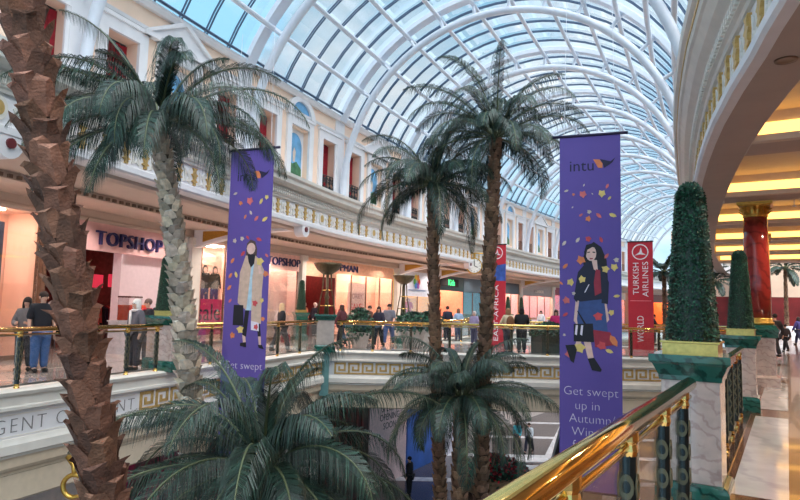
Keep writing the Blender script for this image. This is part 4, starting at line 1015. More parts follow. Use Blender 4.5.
# nearest trunk, leaning, its crown above the picture
YA = 5.2
tA = tr([(118, 640), (104, 500), (94, 420), (80, 340), (68, 260), (52, 180), (36, 90), (22, 10), (8, -90), (2, -160), (0, -190)], YA)
tA = [(tA[0][0]+.3, YA, LF)]+[tuple(p) for p in tA]
palm('nearest palm, thick leaning dark brown shaggy trunk at the left of the photo', tA, [.2]*2+[.15, .146, .14, .14, .142, .146, .15, .15, .15, .14], tA[-1], ring(rg, 16, (1.35, .75), (.6, 1.0), (.8, 1.0)), 1, ABARK, step=.15, pern=4, bh=.3, flare=.45, tip=2.6)
YB = 10.0
tB = tr([(196, 480), (191, 400), (186, 340), (179, 270), (171, 210), (163, 160), (158, 125)], YB); tB = [(tB[0][0]+.15, YB, LF)]+[tuple(p) for p in tB]
spB = [(PI*1.0, .95, 1.0, 1.6), (2.75, .7, 1.1, 1.2), (2.55, .1, .8, .9), (3.5, .45, .95, 1.3), (3.9, .2, .9, 1.3), (3.35, -.1, .95, 1.1), (4.3, .3, .9, 1.5), (4.7, .5, .9, 1.7), (5.0, .1, .85, 1.4), (5.4, .35, 1.0, 1.5), (5.8, .6, 1.05, 1.7), (6.1, .25, 1.05, 1.5), (.1, .75, 1.15, 1.7), (.35, .3, 1.0, 1.4), (.8, .6, 1.0, 1.6), (1.3, .9, 1.0, 1.4), (1.7, .6, .9, 1.4), (2.1, 1.1, .9, 1.2), (5.6, -.15, .95, 1.0), (4.0, -.25, .9, .9), (3.0, 1.3, .75, .9), (.6, 1.35, .75, .8), (5.2, 1.1, .85, 1.5), (3.7, 1.0, .9, 1.7), (4.5, -.35, .85, .8)]
palm('palm with silvery pale trunk and big drooping crown in front of left purple banner', tB, [.22]*2+[.18, .175, .165, .15, .135, .12], tB[-1], [(2.9, 1.15, 1.25, 1.0), (2.6, 1.0, 1.2, 1.3)]+[(a, e, l, d+.45) for a, e, l, d in spB]+ring(random.Random(8), 12, (1.2, .1), (1.7, 2.5), (.75, 1.05), .5), 2, PBARK, .12, 5, .17, .22, 2.5, .62, 1.15, .0058, 84, 1.9)
YC = 17.0
tC = tr([(441, 520), (438, 430), (435, 330), (433, 250), (433, 185)], YC); tC = [(tC[0][0], YC, LF)]+[tuple(p) for p in tC]
palm('palm with slim trunk at centre, its crown lower than its right hand neighbour', tC, [.19, .17, .16, .155, .15, .14], tC[-1], ring(rg, 32, (1.35, -.2), (1.5, 2.3), (.8, 1.15), .4), 3, BARK, .15, 5, .19, .16, 2.6, .64, 1.5, .0078, 70, 1.6)
YD = 16.0
tD = tr([(481, 520), (482, 430), (485, 340), (490, 250), (494, 180), (496, 138)], YD); tD = [(tD[0][0], YD, LF)]+[tuple(p) for p in tD]
palm('tallest palm left of the right purple banner, its crown against the glass roof', tD, [.2, .18, .175, .17, .165, .15, .14], tD[-1], ring(rg, 32, (1.4, -.15), (1.5, 2.3), (.8, 1.15), 1.3), 4, BARK, .15, 5, .19, .16, 2.6, .64, 1.5, .0078, 70, 1.6)
YE = 8.2
cE = aty(262, 470, YE)
palm('low palm with wide feathery crown filling the bottom of the photo left of centre', [(cE[0], YE, LF), (cE[0]+.1, YE, -4), tuple(cE)], [.2, .18, .15], cE, ring(rg, 46, (1.4, -.3), (1.5, 2.5), (.8, 1.15), .2), 5, BARK, .13, 6, .18, .12, 2.35, .64, 1.5, .0048, 100, 1.6)
YF = 15.4
cF = aty(461, 398, YF)
palm('low palm between the two tall central palms, fronds spreading over the bridge fascia', [(cF[0]-.03, YF, LF), (cF[0], YF, -4), tuple(cF)], [.2, .19, .17], cF, ring(rg, 38, (1.4, -.3), (1.4, 2.4), (.8, 1.15), .9), 6, BARK, .15, 5, .19, .14, 2.4, .64, 1.5, .0075, 76, 1.6)
def small_palm(label, p, h, L, seed, n=18):
    palm(label, [(p[0], p[1], p[2]), (p[0], p[1], p[2]+h*.5), (p[0], p[1], p[2]+h)], [.14, .12, .1], (p[0], p[1], p[2]+h), ring(random.Random(seed), n, (1.2, -.3), (1.0, 1.6), (.85, 1.1)), seed, BARK, .2, 5, .22, .1, L, .45, 1.4, .035, 24)
q = aty(664, 272, 34); small_palm('small distant palm between red airline banner and the large obelisk tree', (q[0], q[1], LF), q[2]-LF, 2.0, 21)
q = aty(713, 281, 40); small_palm('distant palm seen between the two obelisk trees', (q[0], q[1], LF), q[2]-LF, 2.0, 22)
q = aty(785, 268, 44); small_palm('distant palm at the end of right corridor beyond the red columns', (q[0], q[1], .97), q[2]-.97, 2.3, 23)
t = thing('palm_planter', 'white stepped planter under the distant palm at the corridor end', 'planter', (q[0], q[1], 0))
g = MB(); g.lathe([(1.5, 0), (1.5, .35), (1.2, .4), (1.2, .75), (.9, .8), (.9, .95), (.1, .96)], n=8, a0=PI/8); obj('tiers', g, WHITE, t)

# ------------------------------------------------------------------ hanging banners
PURPLE = mat('purple_cloth', (98, 80, 162), .7, var=.03, scale=2); INKB = mat('ink_navy', (36, 30, 66), .6)
PALE = mat('pale_print', (228, 220, 236), .6)
def leafpoly(u, v, r, a, kind):
    if kind == 0:
        pts = []
        for k in range(10):
            q = a+k*PI/5; rr = r*((1, .72, .95, .66, 1.1, .7, .85, .75, 1.05, .6)[k]); pts.append((u+rr*math.cos(q), v+rr*math.sin(q)))
        return pts
    ca, sa = math.cos(a), math.sin(a)
    return [(u+(x*ca-y*sa)*r, v+(x*sa+y*ca)*r) for x, y in ((-1, 0), (-.4, .45), (.4, .42), (1, 0), (.4, -.42), (-.4, -.45))]
LEAFM = [mat('leaf_red', (204, 76, 84), .6), mat('leaf_orange', (222, 130, 84), .6), mat('leaf_yellow', (226, 200, 120), .6), mat('leaf_cream', (206, 190, 178), .6), mat('leaf_pink', (214, 110, 110), .6)]
def banner(label, px, Y, W_, top_y, H_):
    p = aty(px, top_y, Y); rz = -.36
    t = thing('hanging_banner', label, 'banner', tuple(p), rz, 'purple hanging banners')
    g = MB(); g.box((0, 0, -H_/2), (W_, .012, H_)); obj('cloth', g, PURPLE, t)
    g = MB(); g.smooth = True; g.tube([(-W_/2-.16, 0, .02), (W_/2+.16, 0, .02)], .035, 8); obj('top_pole', g, INKB, t)
    g = MB(); g.smooth = True; g.tube([(-W_/2-.02, 0, -H_), (W_/2+.02, 0, -H_)], .025, 8); obj('bottom_pole', g, INKB, t)
    g = MB()
    for x in (-W_/2+.1, W_/2-.1): g.tube([(x, 0, .02), (x, 0, 14.0-p[2])] if False else [(x, 0, .02), (x*.9, 0, 3.2)], .006, 4)
    obj('hanging_wire', g, STEEL, t)
    fr = lambda u, v, w: ((u-.5)*W_, -.008-w, -v*H_)      # v measured down
    return t, fr
def fpoly(g, fr, pts, d0, d1):
    ar = sum(a[0]*b[1]-b[0]*a[1] for a, b in zip(pts, pts[1:]+pts[:1]))
    g.prism(pts[::-1] if ar > 0 else pts, fr, d0, d1)
def logo_and_words(t, fr, W_, H_, lines, logo=True):
    if logo:
        g = MB(); text(g, 'intu', .36, lambda a, b, c: fr(.37+a/W_, .088-b/H_, c), ext=.002, sx=1.0); obj('logo_letters', g, INKB, t)
        g = MB(); k = W_/H_
        q = lambda pts: [(.56+x*.36, .083+y*.36*k) for x, y in pts]
        g.k = 0; fpoly(g, fr, q([(0, -.22), (.28, -.2), (.42, .0), (.42, .22), (.22, .2)]), 0, .003)
        g.k = 1; fpoly(g, fr, q([(.3, -.22), (.78, -.08), (1.0, -.26), (.86, -.02), (.5, .22), (.42, .0)]), 0, .004)
        obj('logo_bird', g, [mat('leaf_orange', (0, 0, 0)), INKB], t)
    g = MB()
    for s, u, v, size, al in lines:
        text(g, s, size, lambda a, b, c: fr(u+a/W_, v-b/H_, c), ext=.002, align=al, off=-.006)
    obj('lettering', g, PALE, t)
def scatter(t, fr, W_, H_, spots):
    mats_ = LEAFM; g = MB(); rng = random.Random(9)
    for u, v, r, k in spots:
        g.k = k; fpoly(g, fr, [(a, b) for a, b in [(u+(x-u), v+(y-v)*W_/H_) for x, y in leafpoly(u, v, r*.78, rng.uniform(0, 6), rng.choice((0, 1, 1)))]], .006, .008)
    obj('printed_leaves', g, mats_, t)
def person_print(t, fr, layers):
    ms = []; g = MB(); d = .001
    for m_, pts in layers:
        if m_ not in ms: ms.append(m_)
        g.k = ms.index(m_); fpoly(g, fr, pts, 0, d); d += .0004
    obj('printed_figure', g, ms, t)
def oval(u, v, a, b, n=14): return [(u+a*math.cos(q), v+b*math.sin(q)) for q in np.linspace(0, 2*PI, n+1)[:-1]]
HB, WB = 7.75, 1.3
BR, frR = banner('right hanging purple banner with a woman in a dark jacket and blue skirt', 589.5, 13.6, WB, 136, HB)
U = lambda x: (x-560.5)/58.0
V = lambda y: (y-137)/347.0
def R2(pts): return [(U(x), V(y)) for x, y in pts]
def RO(x, y, a, b): return oval(U(x), V(y), a/58, b/347)
SKP = mat('printed_skin', (226, 190, 180), .6); JK = mat('printed_navy', (28, 32, 58), .6); SKT = mat('printed_denim', (58, 82, 140), .6); SCF = mat('printed_scarlet', (156, 44, 66), .6); BLK = mat('printed_black', (24, 22, 34), .6)
person_print(BR, frR, [
 (BLK, R2([(586, 250), (593, 244), (600, 249), (605, 262), (606, 280), (598, 290), (584, 278), (583, 260)])),
 (SKP, R2([(579, 296), (576, 300), (574, 322), (577, 326), (580, 322), (582, 300)])), (SKP, R2([(600, 298), (604, 300), (607, 320), (603, 325), (600, 318)])),
 (SKT, R2([(580, 296), (602, 296), (606, 334), (600, 341), (580, 340), (577, 320)])), (SCF, R2([(592, 330), (608, 332), (612, 344), (594, 347)])),
 (JK, R2([(586, 264), (578, 274), (575, 300), (580, 303), (603, 300), (606, 280), (600, 268), (594, 264)])), (JK, R2([(578, 274), (574, 300), (577, 304), (583, 290)])), (JK, R2([(602, 270), (607, 284), (606, 305), (600, 304)])),
 (SKP, R2([(591, 262), (596, 262), (597, 274), (593, 271)])), (SKP, RO(590.5, 255.5, 5, 7.5)), (BLK, R2([(584, 254), (586, 247), (593, 245), (597, 251), (592, 249), (587, 252), (585, 262)])),
 (BLK, R2([(587, 254), (589.5, 253.6), (589.5, 254.6), (587, 255)])), (BLK, R2([(592, 253.6), (594.5, 254), (594.5, 255), (592, 254.8)])), (SCF, R2([(589, 260), (592.5, 260), (591.8, 261.2), (589.6, 261.2)])),
 (SCF, R2([(595, 271), (599, 272), (600, 294), (594, 297), (593, 284)])),
 (SKP, R2([(583, 340), (590, 342), (593, 360), (588, 361)])), (SKP, R2([(577, 340), (582, 340), (578, 350), (574, 350)])),
 (BLK, R2([(587, 358), (593, 357), (600, 368), (599, 370), (591, 369)])), (BLK, R2([(566, 346), (575, 345), (577, 350), (574, 363), (571, 361)])),
 (BLK, R2([(574, 325), (592, 324), (593, 342), (574, 342)])), (PALE, R2([(576, 326), (578, 326), (577, 336), (575, 335)])), (PALE, R2([(581, 326), (583, 326), (582, 336), (580, 335)])),
 (BLK, R2([(577, 312), (578, 312), (586, 325), (584, 325)])), (PALE, R2([(588, 286), (589, 286), (585, 294), (584, 294)]))])
SP = [(567, 192, 3, 3), (574, 196, 2, 1), (583, 196, 5, 4), (584, 187, 2, 3), (601, 196, 5, 2), (606, 189, 3.5, 4), (592, 196, 1.5, 3), (573, 209, 1.6, 3), (581, 217, 3, 4), (588, 221, 4, 1), (589, 214, 3, 3), (598, 218, 4.5, 4), (611, 218, 5, 2), (608, 201, 3, 2), (578, 242, 4, 3), (588, 241, 4, 0), (600, 242, 4, 0), (565, 245, 4, 3), (566, 268, 4.5, 1), (581, 262, 6, 1), (604, 271, 5, 2), (612, 269, 5, 2), (605, 258, 4, 4), (614, 262, 3.5, 3), (571, 284, 5, 2), (582, 281, 5, 2), (562, 285, 3, 1), (574, 295, 2.5, 3), (567, 302, 5, 4), (597, 317, 6, 0), (614, 297, 4, 2), (609, 313, 4, 2), (566, 316, 4, 0), (580, 348, 7, 2), (570, 354, 6, 4), (611, 340, 8, 1), (600, 345, 6, 0), (607, 350, 5, 2), (565, 336, 2, 3)]
scatter(BR, frR, WB, HB, [(U(x), V(y), r/58, k) for x, y, r, k in SP])
logo_and_words(BR, frR, WB, HB, [('Get swept', .5, V(390), .27, 'CENTER'), ('up in', .45, V(403.5), .27, 'CENTER'), ('Autumn/', .52, V(416), .27, 'CENTER'), ('Winter', .5, V(428.5), .27, 'CENTER'), ('fashion', .5, V(441), .27, 'CENTER'), ('at', .5, V(466), .15, 'CENTER'), ('intu.co.uk/', .5, V(472), .15, 'CENTER'), ('more', .5, V(478.5), .15, 'CENTER')])
BLn, frL2 = banner('left hanging purple banner with a woman in a long beige coat', 253, 15.9, WB, 150, 8.0)
# picture coordinates of the left banner run down and slightly left
def UL(x, y): return (x-(229-(y-150)*.034))/(47-(y-150)*.013)
def VL(y): return (y-151)/309.0
def L2(pts): return [(UL(x, y), VL(y)) for x, y in pts]
COAT = mat('printed_camel', (206, 178, 160), .6); SKY2 = mat('printed_ice', (176, 208, 226), .6); HAIR2 = mat('printed_brown', (86, 66, 64), .6)
person_print(BLn, frL2, [
 (HAIR2, L2([(247, 246), (251, 242), (256, 244), (258, 252), (257, 262), (246, 259)])), (SKP, [(UL(251.5, 251)+.10*math.cos(q), VL(251)+.0185*math.sin(q)) for q in np.linspace(0, 2*PI, 13)[:-1]]),
 (SKP, L2([(243, 336), (246, 336), (247, 345), (244, 345)])), (SKP, L2([(259, 336), (262, 336), (262, 346), (260, 346)])),
 (SKY2, L2([(249, 262), (257, 262), (256, 312), (246, 312)])), (COAT, L2([(246, 258), (250, 258), (252, 268), (247, 312), (238, 305), (240, 275)])), (COAT, L2([(256, 258), (261, 262), (263, 290), (262, 325), (252, 322), (253, 280)])), (COAT, L2([(241, 272), (246, 262), (243, 300), (238, 302)])), (COAT, L2([(260, 262), (265, 272), (263, 292), (259, 290)])),
 (BLK, L2([(248, 257), (256, 257), (255, 266), (251.5, 270), (249, 264)])), (BLK, L2([(234, 307), (244, 307), (244, 327), (233, 327)])), (BLK, L2([(246, 312), (250, 312), (247, 338), (243, 336)])), (BLK, L2([(258, 325), (261, 325), (262, 337), (259, 337)])),
 (PALE, L2([(252, 322), (260, 324), (260, 332), (252, 331)])), (BLK, L2([(241, 344), (247, 343), (247, 348), (241, 347)])), (BLK, L2([(259, 345), (263, 345), (265, 349), (260, 348)])),
 (SKP, L2([(259, 268), (262, 268), (263, 276), (260, 276)]))])
SPL = [(234, 195, 3, 3), (240, 205, 3, 1), (250, 203, 5, 4), (262, 204, 4, 2), (268, 200, 3, 2), (245, 219, 3, 1), (251, 215, 3, 3), (257, 221, 4, 4), (266, 222, 4.5, 2), (234, 243, 3, 3), (242, 241, 3, 3), (248, 240, 3, 0), (260, 242, 4, 0), (243, 256, 4, 0), (232, 263, 4, 1), (261, 264, 5.5, 2), (236, 277, 4, 2), (230, 278, 4, 1), (229, 290, 4, 1), (267, 276, 4, 1), (256, 305, 4, 0), (263, 302, 3, 2), (230, 303, 3, 4), (241, 331, 5, 2), (257, 328, 3.5, 0), (233, 337, 4, 1), (268, 258, 3, 4), (264, 320, 3, 1)]
scatter(BLn, frL2, WB, 8.0, [(UL(x, y), VL(y), r/46, k) for x, y, r, k in SPL])
logo_and_words(BLn, frL2, WB, 8.0, [('Get swept', .5, VL(366), .27, 'CENTER'), ('up in', .45, VL(380), .27, 'CENTER'), ('Autumn/', .5, VL(393), .27, 'CENTER'), ('Winter', .5, VL(406), .27, 'CENTER'), ('fashion', .5, VL(419), .27, 'CENTER')])
def red_banner(label, px, top_y, bot_y, Y, W_, words, rz, blue=False):
    p = aty(px, top_y, Y); H_ = float(p[2]-aty(px, bot_y, Y)[2]); t = thing('vertical_banner', label, 'banner', tuple(p), rz)
    REDC = mat('airline_red', (196, 40, 58), .6, var=.04); g = MB(); g.box((0, 0, -H_/2), (W_, .014, H_)); obj('cloth', g, REDC, t)
    g = MB(); g.box((0, 0, .02), (W_+.06, .04, .05)); obj('top_pole', g, DARK, t)
    fr = lambda u, v, w: (u, -.009-w, -v); WP = mat('white_print', (0, 0, 0))
    g = MB(); r = W_*.33; cy = W_*.42
    for q in range(24):
        a, b = 2*PI*q/24, 2*PI*(q+1)/24; fpoly(g, fr, [(r*math.cos(a), cy+r*math.sin(a)), (r*.87*math.cos(a), cy+r*.87*math.sin(a)), (r*.87*math.cos(b), cy+r*.87*math.sin(b)), (r*math.cos(b), cy+r*math.sin(b))], 0, .004)
    fpoly(g, fr, [(-r*.7, cy+r*.45), (-r*.1, cy+r*.05), (r*.1, cy-r*.6), (r*.25, cy+r*.1), (r*.7, cy+r*.4), (0, cy+r*.3)], 0, .004)
    obj('round_logo', g, WP, t)
    g = MB()
    for s, u, v, size, ln in words:   # letters turned to read upwards, v = where the word starts (lower end)
        vs, fs = textmb(s, size, .002, 'LEFT', 1.05); x1 = max(q[0] for q in vs); k = ln/x1
        g.add([fr(u-b, v-a*k, c) for a, b, c in vs], fs)
    obj('lettering', g, WP, t)
    if blue:
        g = MB(); fpoly(g, fr, [(-W_/2, W_*1.15), (W_/2, W_*1.0), (W_/2, W_*1.9), (-W_/2, W_*1.9)], 0, .003); obj('blue_picture', g, mat('blue_print', (56, 90, 170), .6, var=.4, scale=3), t)
    else:
        g = MB(); fpoly(g, fr, rect(-W_*.42, H_*.545, W_*.42, H_*.552), 0, .003); obj('rule', g, mat('rose_rule', (230, 120, 130), .6), t)
    return t
sc = 28/620
red_banner('red vertical banner with white circular logo right of the right purple banner', 640, 242, 350, 28, 24*sc, [('TURKISH', -4*sc, 53*sc, .36, 32*sc), ('AIRLINES', 5*sc, 55*sc, .36, 35*sc), ('WORLD', 0, 100*sc, .4, 26*sc)], -.55)
red_banner('red and blue vertical banner partly behind the tallest palm trunk', 497, 245, 352, 28, 19*sc, [('EAST-AFRICA', 0, 96*sc, .3, 56*sc)], -.5, True)

# ------------------------------------------------------------------ lower level
LOWP = [Lp(t, -1.3) for t in np.linspace(-12, 12, 13)]+[p for p in offset(ENT, -.9) if 25 < p[1] < 60]
LA_ = arcs(LOWP)
lw_ = struct('wall_lower', 'lower level wall of shopfronts under the left gallery')
g = MB(); g.sweep(LOWP, [(-.3, LF), (0, LF), (0, -1.8), (-.3, -1.8)]); obj('wall', g, mat('lower_wall', (206, 190, 182), .6), lw_)
wb = struct('wall_under_bridge', 'dark far wall of the lower mall below the bridge')
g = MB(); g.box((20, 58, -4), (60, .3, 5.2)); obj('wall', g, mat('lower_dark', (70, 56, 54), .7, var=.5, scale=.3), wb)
cl_ = struct('ceiling_lower', 'underside of the bridge')
g = MB(); g.quad((-6, BY+.7, -1.8), (17, BY+.7, -1.8), (22, BB-.5, -1.8), (-3, BB-.5, -1.8)); obj('underside', g, mat('beige_moulding', (0, 0, 0)), cl_)
def lowpanel(label, x0, x1, y, z0, z1, m, name='shop_panel', cat='panel', th=.08):
    a, b = hit(LOWP, x0, y)[0], hit(LOWP, x1, y)[0]; p, _ = at(LOWP, a, LA_); q, _ = at(LOWP, b, LA_); d = q-p; Lg = float(np.hypot(*d)); rz = math.atan2(d[1], d[0])
    t = thing(name, label, cat, (p[0], p[1], 0), rz); g = MB(); g.box((Lg/2, -.04-th/2, (z0+z1)/2), (Lg, th, z1-z0)); obj('board', g, m, t)
    return t, Lg, (lambda u, v, w: (u*Lg, -.04-th-w, v))
lowpanel('deep magenta shopfront panel low at the left behind the palm fronds', 118, 186, 460, LF, -2.2, mat('deep_magenta', (150, 22, 70), .5, var=.1))
lowpanel('red shopfront panel low beside the left purple banner', 200, 219, 455, LF, -2.3, mat('deep_red', (166, 20, 50), .5, var=.1))
t, Lg, fr = lowpanel('dark red curtained lower shopfront beneath the bridge corner', 318, 366, 440, LF, -1.9, mat('oxblood', (66, 24, 26), .6, var=.5, scale=1.4), 'shopfront', 'shopfront')
g = MB()
for q in range(7): g.prism(rect(.1+q*.12, LF+.8, .14+q*.12, -2.6), fr, 0, .04)
obj('drape', g, mat('drape_red', (120, 48, 44), .7, var=.4, scale=4), t)
t, Lg, fr = lowpanel('pink white opening notice with dark words on the lower hoarding', 367, 404, 440, LF, -1.9, mat('blush_hoarding', (236, 204, 204), .5), 'notice_board', 'notice')
g = MB()
for s_, z_ in (('SPECIAL', -3.1), ('OPENING', -3.5), ('SOON', -3.9), ('TOP', -5.0)): text(g, s_, .42, lambda a, b, c: fr(.52+a/Lg, z_+b, c), ext=.003)
obj('lettering', g, INK, t)
t, Lg, fr = lowpanel('bright blue lower hoarding panel behind the central palms', 405, 436, 450, LF, -2.3, mat('hoarding_blue', (60, 104, 190), .5, var=.2, scale=1), 'notice_board', 'notice')
t, Lg, fr = lowpanel('white lower hoarding with dark letters right of the blue one', 437, 466, 450, LF, -2.3, mat('hoarding_white', (214, 208, 220), .5), 'notice_board', 'notice')
g = MB(); text(g, 'ZIP', 1.2, lambda a, b, c: fr(.5+a/Lg, -3.6+b, c), ext=.003) if False else g.prism(rect(.2, -4.4, .32, -3.4), fr, 0, .01); obj('dark_mark', g, INK, t)
# gilded scroll bracket under the left fascia
t = thing('scroll_bracket', 'gilded ring bracket under the left fascia beside the brown palm trunk', 'bracket', tuple(aty(74, 486, 11.6)))
g = MB(); g.smooth = True; g.tube([(.2*math.cos(a), 0, .2*math.sin(a)) for a in np.linspace(0, 2*PI, 21)], .045, 6); obj('ring', g, GOLD, t)
g = MB(); g.smooth = True; g.tube([(0, 0, .2), (-.05, .05, .35), (-.2, .1, .5)], .05, 6); obj('arm', g, GOLD, t)
# escalator behind the right banner
ex = aty(566, 402, 27); ex2 = aty(549, 470, 25.5)
t = thing('escalator', 'escalator with pale handrail glimpsed left of the right purple banner', 'escalator', (ex2[0], ex2[1], 0))
top = Vector((ex[0]-ex2[0]+.6, 3.2, float(ex[2]))); bot = Vector((0, 0, float(ex2[2])))
for dx in (0, 1.3):
    g = MB(); g.smooth = True; g.tube([bot+Vector((dx, -.7, -.05)), bot+Vector((dx, 0, 0)), top+Vector((dx, 0, 0)), top+Vector((dx, .8, .05))], .05, 8); obj('handrail', g, STEEL, t)
    g = MB(); a, b = bot+Vector((dx, 0, -.06)), top+Vector((dx, 0, -.06)); g.add([a, b, b-Vector((0, 0, .8)), a-Vector((0, 0, .8))], [(0, 1, 2, 3)]); obj('side_panel', g, mat('dark_panel', (60, 50, 50), .3), t)
g = MB(); n = 18
for k in range(n):
    c = bot.lerp(top, (k+.5)/n)+Vector((.65, 0, -.95)); g.box(c, (1.15, .22, .2))
g.add([bot+Vector((.05, -.2, -1.1)), bot+Vector((1.25, -.2, -1.1)), top+Vector((1.25, 0, -1.2)), top+Vector((.05, 0, -1.2))], [(0, 1, 2, 3)])
obj('steps', g, mat('step_metal', (96, 96, 100), .35, metal=.7), t)
# flower planter and tables on the lower floor
def bush(mb, c, r, n, size, rng):
    mb.t = .35; mb.ell(c, (r[0]*.85, r[1]*.85, r[2]*.85), 12, 8)
    def pt(q):
        a, b = q.uniform(0, 2*PI), q.uniform(-.4, PI/2); d = (math.cos(b)*math.cos(a), math.cos(b)*math.sin(a), math.sin(b))
        k = q.uniform(.85, 1.12); return (c[0]+d[0]*r[0]*k, c[1]+d[1]*r[1]*k, c[2]+d[2]*r[2]*k), d
    leaves(mb, pt, n, size, rng)
p = aty(494, 482, 29)
t = thing('flower_planter', 'round stone planter full of red flowers on the lower floor', 'planter', (p[0], p[1], LF))
g = MB(); g.lathe([(1.3, 0), (1.5, .1), (1.5, .55), (1.6, .6), (1.6, .7), (1.35, .7)], n=24); obj('tub', g, mat('tan_stone', (150, 120, 92), .6, var=.2), t)
g = MB(); bush(g, (0, 0, .7), (1.4, 1.4, .6), 700, .2, random.Random(2)); obj('foliage', g, LEAF, t)
g = MB(); bush(g, (0, 0, .78), (1.35, 1.35, .6), 420, .2, random.Random(4)); obj('flowers', g, mat('red_flower', (150, 30, 44), .6, var=.4, vcol=True), t)
for q, (x, y, Y) in enumerate(((545, 468, 31), (533, 460, 33))):
    p = atz(x, y, LF+.8); t = thing('display_table', 'white topped table on the lower floor, %s the escalator' % ('nearer' if q == 0 else 'farther from'), 'table', (p[0], p[1], LF))
    g = MB(); g.box((0, 0, .78), (1.6, .9, .06)); obj('tabletop', g, WHITE, t)
    for sx_ in (-.7, .7):
        g = MB(); g.box((sx_, 0, .375), (.08, .7, .75)); obj('leg', g, INK, t)
# lower columns carrying the bridge
for q, (x, y) in enumerate(((3.0, 24.5), (9.0, 24.5), (14.5, 26))):
    t = thing('lower_column', 'square pale column under the bridge, %s' % ('nearest the left gallery', 'in the middle', 'by the right hand side')[q], 'column', (x, y, LF)) if q else None
    if not t: continue
    g = MB(); g.sqprof([(.4, 0), (.4, .3), (.3, .35), (.3, 4.3), (.4, 4.5), (.4, 4.68)]); obj('shaft', g, STONE, t)

# ------------------------------------------------------------------ shrubs and planters on the bridge
def shrub(label, x, y, Y, r, h, box=.75, m=None, round_=True):
    p = aty(x, y, Y); t = thing('planted_tub', label, 'planter', (p[0], p[1], 0), .2)
    g = MB()
    if round_: g.lathe([(r*.55, 0), (r*.6, .05), (r*.8, box-.08), (r*.88, box-.05), (r*.88, box), (r*.5, box)], n=20)
    else: g.sqprof([(r*.8, 0), (r*.8, box-.1), (r*.88, box-.1), (r*.88, box), (r*.5, box)])
    obj('tub', g, m or mat('grey_stone', (0, 0, 0)), t)
    g = MB(); bush(g, (0, 0, box+h*.2), (r, r, h), 900, .13, random.Random(int(x))); obj('foliage', g, LEAF, t)
shrub('round tub with dark green shrub on the bridge left of the strolling couple', 360, 325, 24.6, .5, .7, .6)
shrub('wide low dark shrub right of the strolling couple behind the bridge rail', 413, 323, 25.2, .66, .5, .75)
shrub('dark shrub in a square tub under the rainbow sign, beside the central palm trunk', 430, 320, 27.6, .55, .5, .8, None, False)
shrub('dark green box planter close behind the bridge glass, left of the right purple banner', 549, 335, 23.1, .62, .3, .75, mat('dark_green_box', (40, 62, 56), .4), False)

# ------------------------------------------------------------------ people
def skin_mesh(verts, edges, rad, sub=2, push=0):
    me = bpy.data.meshes.new('b'); me.from_pydata(verts, edges, []); o = bpy.data.objects.new('b', me); COL.objects.link(o)
    o.modifiers.new('s', 'SKIN'); s = o.modifiers.new('u', 'SUBSURF'); s.levels = sub; s.render_levels = sub
    for i, r_ in enumerate(rad):
        v = me.skin_vertices[0].data[i]; v.radius = r_ if isinstance(r_, tuple) else (r_, r_); v.use_root = (i == 0)
    dg = bpy.context.evaluated_depsgraph_get(); dg.update()
    m2 = bpy.data.meshes.new_from_object(o.evaluated_get(dg))
    vs = [tuple(v.co) for v in m2.vertices]; fs = [tuple(p.vertices) for p in m2.polygons]
    if push:
        vn = [tuple(v.normal) for v in m2.vertices]; vs = [tuple(c+n*push for c, n in zip(a, b)) for a, b in zip(vs, vn)]
    bpy.data.objects.remove(o); bpy.data.meshes.remove(me); bpy.data.meshes.remove(m2); return vs, fs
SKEL = {}
